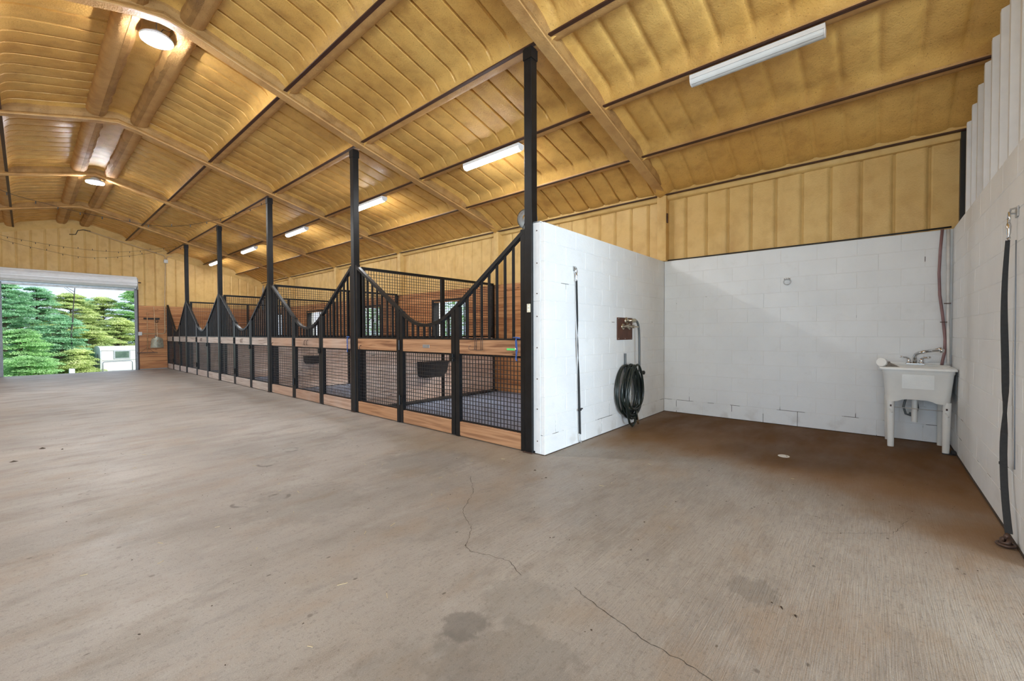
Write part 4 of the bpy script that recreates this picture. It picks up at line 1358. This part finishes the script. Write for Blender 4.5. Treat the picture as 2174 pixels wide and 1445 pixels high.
# ------------------------------------------------------------------ laundry tub
def rr(x0, x1, y0, y1, z, rad, n=6):
    pts = []
    for cx, cy, a0 in ((x1-rad, y1-rad, 0), (x0+rad, y1-rad, PI/2), (x0+rad, y0+rad, PI), (x1-rad, y0+rad, 1.5*PI)):
        for i in range(n+1):
            a = a0+PI/2*i/n
            pts.append((cx+rad*math.cos(a), cy+rad*math.sin(a), z))
    return pts
def dens(ring, m=4):
    out = []
    for i, p in enumerate(ring):
        q = ring[(i+1) % len(ring)]
        L = math.dist(p, q)
        k = 10 if L > .15 else 1
        for j in range(k):
            u = j/k; out.append(tuple(p[c]+(q[c]-p[c])*u for c in range(3)))
    return out
sk = thing('laundry_tub', 'white plastic laundry tub on four legs in the wash bay corner', 'sink', (6.5, -.35, 0))
SX0, SX1, SY0, SY1 = 6.22, 6.80, -.648, -.04
def skirt(ring):
    out = []
    for x, yv, z in ring:
        c = (yv-(SY0+SY1)/2)/.125
        k = 1/(1+math.exp(9*(abs(c)-1.05))) if x < 6.4 or x > 6.7 else 0
        out.append((x, yv, z+.034*k))
    return out
R0 = dens(rr(SX0, SX1, SY0, SY1, 0, .03))
n0 = len(R0)
def ringat(x0, x1, y0, y1, z, rad):
    return dens(rr(x0, x1, y0, y1, z, rad))
rings = [skirt(ringat(6.285, 6.765, -.600, -.098, .512, .055)),
         ringat(6.280, 6.768, -.606, -.094, .56, .055),
         ringat(6.250, 6.785, -.628, -.072, .825, .05),
         ringat(6.244, 6.790, -.634, -.066, .835, .05),
         ringat(6.242, 6.790, -.636, -.064, .866, .05),
         ringat(SX0, SX1, SY0, SY1, .868, .035),
         ringat(SX0-.002, SX1, SY0-.002, SY1+.002, .880, .035),
         ringat(SX0+.004, SX1-.004, SY0+.004, SY1-.004, .895, .035),
         ringat(SX0+.030, 6.655, SY0+.035, SY1-.035, .893, .05),
         ringat(SX0+.036, 6.650, SY0+.042, SY1-.042, .880, .05),
         ringat(SX0+.085, 6.620, SY0+.085, SY1-.085, .60, .06)]
L = min(len(q) for q in rings)
assert all(len(q) == L for q in rings), [len(q) for q in rings]
mb = MB().loft(rings, cap0=False, cap1=True)
obj('basin', mb, M['white_plastic'], sk, 35)
# moulded washboard ribs on the front
rb = MB()
for i in range(11):
    z = .672+i*.0140
    x = 6.250+(.825-z)/.265*.030
    rb.bar((x-.0005, -.478, z), (x-.0005, -.228, z), .007, .011)
obj('washboard', rb, M['white_plastic'], sk)
bs = MB().box(6.66, 6.80, -.63, -.055, .895, .905)
obj('deck', bs, M['white_plastic'], sk)
bk = MB().box(6.787, 6.802, -.635, -.05, .895, .925)
obj('backsplash', bk, M['white_plastic'], sk)
def leg(yc, xc, name='leg'):
    rings = []
    for z, w, d in ((.004, .027, .024), (.012, .028, .025), (.30, .032, .03), (.50, .034, .034), (.535, .034, .034)):
        yy = yc + (.010 if yc > -.35 else -.010)*(z-.25)*1.0
        ring = []
        for t in range(12):
            a = 2*PI*t/12
            ring.append((xc+d*math.cos(a)*(1 if math.cos(a) > 0 else .8), yy+w*math.sin(a), z+(.035 if name == 'leg_block' else 0)))
        rings.append(ring)
    o = obj('leg', MB().loft(rings), M['white_plastic'], sk, 50)
    return o
for xc, yc in ((6.315, -.140), (6.315, -.576), (6.70, -.125), (6.70, -.568)):
    o = leg(yc, xc)
    if xc < 6.5:
        obj('clip', MB().box(xc-.036, xc-.024, yc-.006, yc+.008, .455, .475), M['flange'], o)
        obj('hook', MB().tube([(xc-.028, yc+.010, .425), (xc-.045, yc+.008, .42), (xc-.046, yc-.005, .395), (xc-.03, yc-.012, .39)], .007, 6), M['white_plastic'], o)
obj('shelf_rod', MB().tube([(6.31, -.165, .447), (6.31, -.55, .444)], .0045, 6), M['steel_dull'], sk)
obj('drain_pipe', MB().tube([(6.46, -.34, .60), (6.46, -.34, .28)], .026, 12), M['white_plastic'], sk, 40)
obj('supply_hose', MB().tube([(6.62, -.30, .62), (6.61, -.27, .50), (6.60, -.255, .42), (6.60, -.275, .34), (6.60, -.31, .33)], .011, 8).tube([(6.60, -.30, .345), (6.60, -.335, .335)], .022, 8).tube([(6.6, -.36, .52), (6.6, -.375, .42), (6.6, -.36, .36)], .010, 8), M['hose_grey'], sk, True)
# faucet
fa = obj('faucet', MB().bbox(6.69, 6.745, -.432, -.272, .905, .921, .005), M['chrome'], sk)
obj('spout', MB().tube([(6.715, -.350, .92), (6.715, -.350, 1.0), (6.71, -.358, 1.022), (6.69, -.385, 1.042), (6.65, -.44, 1.060)], [.019, .017, .0165, .016, .015], 12).tube([(6.65, -.44, 1.060), (6.60, -.505, 1.078), (6.57, -.545, 1.088), (6.562, -.556, 1.078), (6.56, -.558, 1.052)], [.0145, .017, .024, .024, .015], 12), M['chrome'], fa, True)
for yc, dy in ((-.300, .055), (-.405, -.055)):
    obj('handle', MB().lathe([(.024, 0), (.022, .012), (.014, .018), (.018, .03), (.017, .045), (.008, .055)], (6.717, yc, .920), (0, 0, 1), 14).tube([(6.717, yc, .968), (6.71, yc+dy*.35, .985), (6.705, yc+dy*.9, .988), (6.70, yc+dy*1.35, .994)], [.012, .009, .008, .010], 8), M['chrome'], fa, True)
r = thing('rubber_pad', 'black rubber block under the right front leg of the tub', 'pad', (6.27, -.59, 0))
obj('pad', MB().bbox(6.255, 6.37, -.648, -.545, .0, .0038, .001).bbox(6.29, 6.38, -.652, -.615, .0038, .03, .004), M['rubber'], r)
# items lying on the tub rim
axis = Vector((-.75, .30, .12)).normalized()
r = thing('white_cup', 'white plastic cup lying on the left corner of the tub', 'cup', (6.26, -.06, .90))
obj('cup', MB().lathe([(.001, .001), (.046, 0), (.048, .004), (.046, .05), (.044, .052), (.001, .05)], Vector((6.25, -.055, .945)), -axis, 24, False), M['white_plastic'], r, 40)
r = thing('scrub_brush', 'grey brown scrub brush resting beside the white cup', 'brush', (6.31, -.13, .90))
mb = MB().loft([[(6.26, -.090, .897), (6.26, -.105, .94), (6.26, -.125, .946), (6.26, -.15, .930), (6.26, -.21, .897)], [(6.36, -.095, .897), (6.36, -.112, .936), (6.36, -.128, .94), (6.36, -.152, .926), (6.36, -.2, .897)]])
obj('bristles', mb, M['brush'], r)
obj('back', MB().bar((6.255, -.115, .947), (6.365, -.118, .942), .03, .012), M['brush'], r)
# pipes in the corner
pp = obj('red_pipe', MB().tube([(XW-.03, -.566, 2.44), (XW-.025, -.552, 2.2), (XW-.025, -.545, 1.95), (XW-.025, -.553, 1.7), (XW-.025, -.580, 1.45), (XW-.025, -.60, 1.2), (XW-.03, -.598, 1.05), (XW-.05, -.58, .95), (XW-.06, -.575, .906)], .0135, 10), M['pex'], None, True)
tag(pp, 'faded red plastic pipe running down the corner into the tub', 'pipe')
pp = obj('white_pipe', MB().tube([(XW-.022, -.615, 2.43), (XW-.022, -.618, 1.9), (XW-.022, -.622, 1.4), (XW-.028, -.628, .95), (XW-.04, -.628, .906)], .016, 10), M['clear_pipe'], None, True)
tag(pp, 'cloudy white plastic pipe in the corner behind the red pipe', 'pipe')
for z, y0_, n_ in ((1.60, -.640, 'on the white pipe'), (1.39, -.612, 'on the red pipe')):
    o = obj('pipe_clamp', MB().bar((XW-.044, y0_, z), (XW-.044, y0_+.055, z), .010, .009).bar((XW-.044, y0_+.002, z), (XW-.002, y0_+.002, z), .009, .008), M['flange'])
    tag(o, 'dark pipe clamp %s in the corner' % n_, 'clamp')
cb = obj('wall_cable', MB().tube([(XW-.002, DYA-.02, 2.452), (XW-.003, 2.0, 2.449), (XW-.002, 1.4, 2.451), (XW-.003, .8, 2.449), (XW-.002, .2, 2.45), (XW-.004, -.3, 2.455), (XW-.004, -.64, 2.46)], .010, 6), M['cable'], None, True)
tag(cb, 'black cable lying along the top of the wash bay back wall', 'cable')

# debris on the floor
random.seed(5)
mb = MB()
spots = [(2.286, .318, .014), (2.26, .26, .012), (2.30, .36, .008), (.103, 7.114, .035), (.25, 6.9, .02), (-.1, 6.6, .03), (3.1, 2.4, .015), (3.0, 2.2, .012)]
for i in range(260):
    spots.append((random.uniform(-.8, 3.3), random.uniform(.8, 11), random.uniform(.0025, .0075)))
for i in range(120):
    spots.append((random.uniform(3.2, 6.6), random.uniform(-.5, 2.5), random.uniform(.003, .007)))
for x, yv, s in spots:
    a = random.uniform(0, PI); e = random.uniform(.3, 1)
    vs = []
    for t in range(6):
        q = t*PI/3
        rr_ = s*random.uniform(.7, 1.2)
        px, py = rr_*math.cos(q), rr_*e*math.sin(q)
        vs.append((x+px*math.cos(a)-py*math.sin(a), yv+px*math.sin(a)+py*math.cos(a), .0006))
    vs.append((x, yv, s*.45+.0006))
    mb.add(vs, [(t, (t+1) % 6, 6) for t in range(6)])
o = obj('floor_debris', mb, M['mud'], None, kind='stuff')
tag(o, 'dark crumbs of mud scattered on the concrete floor', 'debris')
mb = MB()
for i in range(60):
    x, yv = random.uniform(-.3, 4.5), random.uniform(.3, 6)
    a = random.uniform(0, PI); l = random.uniform(.015, .05)
    mb.bar((x, yv, .002), (x+l*math.cos(a), yv+l*math.sin(a), .0025), .0022, .0018)
o = obj('straw_bits', mb, M['straw'], None, kind='stuff')
tag(o, 'pale bits of straw scattered on the concrete floor', 'straw')

# ------------------------------------------------------------------ outside, through the roll-up door
gr = MB()
GX, GY = 40, 44
def gz(x, yv):
    d = yv-YF
    z = -.03-1.75*min(1, max(0, d/15))**1.0
    z += .10*mnoise.noise((x*.3, yv*.3, 0))*min(1, max(0, d-1)/4)
    return z
for i in range(GX+1):
    for j in range(GY+1):
        x = -40+90*i/GX; yv = YF-.05+70*(j/GY)**1.4
        gr.v.append((x, yv, gz(x, yv)))
for i in range(GX):
    for j in range(GY):
        a = i*(GY+1)+j
        gr.f.append((a, a+GY+1, a+GY+2, a+1))
struct('ground_outside', gr, M['ground'], True)
# ground along the sides and behind, so the doors and stall windows look out on land
sg = MB()
sg.box(XW+.21, 60, -40, YF-.06, -.6, -.30); sg.box(-60, XL-.16, -40, YF-.06, -.6, -.30); sg.box(XL-.16, XW+.21, -40, YB-.11, -.6, -.05)
struct('ground_side', sg, M['ground'])

def tree(x, yv, h, rad, mat, label, seed, n=5200, layers=9, lean=0, base=.0):
    rnd = random.Random(seed)
    z0 = gz(x, yv)
    r = thing('cedar_tree', label, 'tree', (x, yv, z0), 'trees outside the roll-up door')
    tr = MB().tube([(x, yv, z0-.05), (x+lean*.3, yv, z0+h*.35), (x+lean, yv, z0+h*.92)], [.16, .11, .02], 8)
    obj_tr = None
    pads = []
    npad = int(46+34*rad*h/5)
    for i in range(npad):
        v = rnd.random()**.85
        prof = (math.sin(PI*min(1, .18+.82*(1-v)**.8)) if v > .15 else .8)
        prof = (1-v)**.42 if v > .3 else .9
        a = rnd.uniform(0, 2*PI); q = rad*prof*rnd.uniform(.3, 1.08)
        pads.append((x+lean*v+q*math.cos(a), yv+q*math.sin(a), z0+.25+h*.95*v, rnd.uniform(.30, .62)*(1.15-.5*v)))
    for px_, py_, pz_, pr_ in pads:
        tr.tube([(x+lean*.5, yv, pz_-.25), ((x+px_)/2, (yv+py_)/2, pz_-.10), (px_, py_, pz_)], [.03, .018, .006], 4, False)
    obj('trunk', tr, M['bark'], r)
    P = np.array(pads)
    leaves(r, P, n, mat, seed, .055, .12)
def leaves(parent, P, n, mat, seed, l0, l1):
    # small leaf sprays strewn over flattened pads of foliage
    g = np.random.default_rng(seed)
    k = g.integers(0, len(P), n)
    pr_ = P[k, 3]
    a = g.uniform(0, 2*PI, n); q = pr_*1.35*np.sqrt(g.random(n))
    dome = 1-(q/(pr_*1.35))**2
    p = np.stack([P[k, 0]+q*np.cos(a), P[k, 1]+q*np.sin(a), P[k, 2]+pr_*.42*dome*g.uniform(-.5, 1, n)-.10*q], 1)
    yaw = a+g.normal(0, .7, n); pt = g.normal(-.1, .4, n)
    L = g.uniform(l0, l1, n); W = L*g.uniform(.4, .7, n)
    d = np.stack([np.cos(yaw)*np.cos(pt), np.sin(yaw)*np.cos(pt), np.sin(pt)], 1)
    sd = np.stack([-np.sin(yaw), np.cos(yaw), g.uniform(-.7, .7, n)], 1)
    sd /= np.linalg.norm(sd, axis=1)[:, None]
    V = np.stack([p, p+d*(L*.5)[:, None]+sd*(W*.5)[:, None], p+d*L[:, None], p+d*(L*.5)[:, None]-sd*(W*.5)[:, None]], 1).reshape(-1, 3)
    V -= np.array(WLOC[parent.name])
    me = bpy.data.meshes.new('foliage')
    me.vertices.add(4*n); me.vertices.foreach_set('co', V.astype(np.float32).ravel())
    me.loops.add(4*n); me.loops.foreach_set('vertex_index', np.arange(4*n, dtype=np.int32))
    me.polygons.add(n); me.polygons.foreach_set('loop_start', np.arange(0, 4*n, 4, dtype=np.int32))
    me.update(calc_edges=True); me.validate()
    me.materials.append(mat)
    o = bpy.data.objects.new('foliage', me); COL.objects.link(o)
    o.parent = parent; o['kind'] = 'stuff'
TREES = [(-.9, 44, 6.6, 2.3, 'leaf_green', 'tall blue green cedar at left of the roll-up door opening'),
         (.55, 46, 6.5, 1.9, 'leaf_green', 'second tall blue green cedar, just right of the leftmost'),
         (-.2, 39.5, 3.3, 1.7, 'leaf_lime', 'low light green bush tree at left in the door opening'),
         (1.6, 42, 4.3, 1.7, 'leaf_green', 'mid height green cedar in front of the yellow trees'),
         (2.3, 47, 6.3, 2.8, 'leaf_yellow', 'broad yellow green cedar behind the bare trunk'),
         (4.3, 49, 6.2, 2.4, 'leaf_yellow', 'tall yellow green cedar above the trailer window'),
         (6.2, 48, 6.9, 2.5, 'leaf_lime', 'tall light green cedar at right of the door opening'),
         (8.2, 47, 6.4, 2.6, 'leaf_green', 'green cedar at the right edge of the door opening, behind the trailer'),
         (3.4, 53, 6.3, 3.2, 'leaf_green', 'dark green cedar filling the gap behind the yellow cedars'),
         (-.2, 52, 6.0, 3.0, 'leaf_green', 'dark green cedar filling the gap behind the blue green pair'),
         (3.0, 43.5, 3.6, 1.7, 'leaf_yellow', 'low yellow cedar just left of the trailer'),
         (2.2, 40, 1.9, 1.0, 'leaf_yellow', 'small yellow shrub in front of the low cedar'),
         (4.9, 45.5, 4.3, 1.9, 'leaf_yellow', 'yellow cedar directly behind the trailer roof'),
                 (.2, 37.0, 1.7, 1.2, 'leaf_lime', 'low lime green shrub near the left of the threshold')]
for i, (x, yv, h, rd, m, l) in enumerate(TREES):
    tree(x, yv, h, rd, M[m], l, 100+i, n=int(26000+11000*rd*h/4))
# trees beside the barn, seen through stall windows
for i, (x, yv) in enumerate(((13, 9.5), (14, 14.0), (13.5, 18.5), (14.5, 23))):
    z0 = -.3
    rnd = random.Random(300+i)
    r = thing('cedar_tree', 'leafy tree outside the window of the %s stall' % ['second', 'third', 'fourth', 'last'][i], 'tree', (x, yv, z0), 'trees beside the barn')
    tr = MB().tube([(x, yv, z0), (x, yv, 4)], [.16, .04], 8)
    obj('trunk', tr, M['bark'], r)
    lf = MB()
    for q in range(3500):
        v = rnd.random()
        rad = 2.6*(1-v)**.5*rnd.random()**.5
        a = rnd.uniform(0, 2*PI)
        p = Vector((x+rad*math.cos(a), yv+rad*math.sin(a), z0+.2+5.2*v))
        yaw = rnd.uniform(0, 2*PI); L = rnd.uniform(.15, .32); W = L*.5
        d = Vector((math.cos(yaw), math.sin(yaw), rnd.uniform(-.6, .4)))
        s = Vector((-math.sin(yaw), math.cos(yaw), rnd.uniform(-.6, .6))).normalized()
        lf.add([p, p+d*L*.5+s*W*.5, p+d*L, p+d*L*.5-s*W*.5], [(0, 1, 2, 3)])
    obj('foliage', lf, M['leaf_lime'], r, kind='stuff')

# bare dead trunk
x, yv = 2.16, 41.2; z0 = gz(x, yv)
r = thing('dead_tree', 'bare dark dead trunk standing among the cedars', 'tree', (x, yv, z0))
obj('trunk', MB().tube([(x-.10, yv, z0-.05), (x-.12, yv, z0+1.9), (x-.14, yv, 1.5), (x-.06, yv, 2.1), (x-.02, yv, 3.0), (x+.08, yv, 4.5), (x+.10, yv, 5.3)], [.045, .04, .04, .038, .028, .022, .014], 7), M['dead'], r, True)
for a, b in (((x-.05, yv, 2.1), (x-.28, yv+.1, 2.3)), ((x+.05, yv, 4.0), (x-1.0, yv+.3, 4.85)), ((x+.06, yv, 4.2), (x-1.5, yv+.5, 5.2)), ((x, yv, 3.6), (x+.5, yv+.2, 3.9))):
    obj('branch', MB().tube([a, tuple((p+q)/2+.06 for p, q in zip(a, b)), b], [.016, .010, .005], 5), M['dead'], r)

# horse trailer with rounded roof
ang = math.radians(7)
ca, sa = math.cos(ang), math.sin(ang)
TX, TY = 3.36, 40.0
zt0 = gz(5.5, 41)
def TP(u, v, z): return (TX+u*ca+v*sa*.0-v*.09, TY+v+u*sa*0.12, z)
tl = thing('horse_trailer', 'white horse trailer with dark window parked outside', 'trailer', (TX+2.5, TY+1, zt0))
sec = [(0, -1.36), (0, .18), (.10, .33), (.35, .43), (.75, .475), (1.25, .475), (1.65, .43), (1.9, .33), (2.0, .18), (2.0, -1.36)]
mb = MB().loft([[TP(u, v, z) for v, z in sec] for u in (.0, 5.2)])
obj('body', mb, M['trailer_white'], tl)
sec2 = [(v*.98+.02, z+.012 if z > .2 else z) for v, z in sec]
obj('front_cap', MB().loft([[TP(u, v, z) for v, z in sec2] for u in (-.05, -.001)]), M['shade_blue'], tl)
def TB(u0, u1, z0_, z1_, d=.012):
    mbb = MB(); vs = []
    for u in (u0, u1):
        for v in (-d, -.001):
            for z in (z0_, z1_): vs.append(TP(u, v, z))
    return mbb.add(vs, [(0,1,3,2), (4,6,7,5), (0,4,5,1), (2,3,7,6), (0,2,6,4), (1,5,7,3)])
obj('roof_seam', TB(.0, 5.2, .175, .20, .03), M['grey_trim'], tl)
wf = obj('window_frame', TB(.62, 1.50, -.42, .18, .03), M['grey_trim'], tl)
obj('pane', TB(.70, 1.42, -.345, .11, .036), M['glass'], wf)
obj('trim_strip', TB(.05, 5.2, -.50, -.475, .03), M['grey_trim'], tl)
obj('skirt_trim', TB(.0, 5.2, -1.36, -1.20, .02), M['grey_trim'], tl)
mb = MB(); vs = []
for v in (.55, .95):
    for z in (-.72, -.05): vs.append(TP(-.062, v, z))
for v in (.55, .95):
    for z in (-.72, -.05): vs.append(TP(-.05, v, z))
obj('end_window', mb.add(vs, [(0,1,3,2), (4,6,7,5), (0,4,5,1), (2,3,7,6), (0,2,6,4), (1,5,7,3)]), M['grey_trim'], tl)
for u in (2.4, 3.3):
    obj('wheel', MB().lathe([(.10, 0), (.34, 0), (.36, .04), (.36, .18), (.30, .2)], TP(u, -.05, zt0+.35), (0, 1, 0), 20), M['tyre'], tl)
obj('chassis', MB().loft([[TP(u, v, z) for v, z in ((.1, -1.34), (1.9, -1.34), (1.9, -1.5), (.1, -1.5))] for u in (.1, 5.1)]), M['grey_trim'], tl)
obj('stand', MB().tube([TP(.3, 1, -1.4), TP(.3, 1, gz(TX+.3, TY+1)-.02)], .05, 8), M['grey_trim'], tl)
# pipe hoop rail in front of the trailer
hx0, hx1, hy = 3.27, 4.72, 38.2
zz0 = gz(4, hy)
pts = [(hx0, hy, zz0-.05), (hx0, hy, -.60), (hx0+.03, hy, -.53), (hx0+.10, hy, -.50), (hx1-.10, hy, -.48), (hx1-.03, hy, -.51), (hx1, hy, -.58), (hx1, hy, zz0-.05)]
o = obj('pipe_hoop', MB().tube(pts, .032, 8), M['pipe'], None, True)
tag(o, 'grey bent pipe hoop rail standing before the trailer', 'rail')
o = obj('utility_pedestal', MB().bbox(1.55, 1.78, 34.0, 34.2, gz(1.66, 34.1)-.05, -.62, .02), M['shade_blue'])
tag(o, 'pale grey utility pedestal box outside beyond the threshold', 'utility box')
print('objects', len(bpy.data.objects))
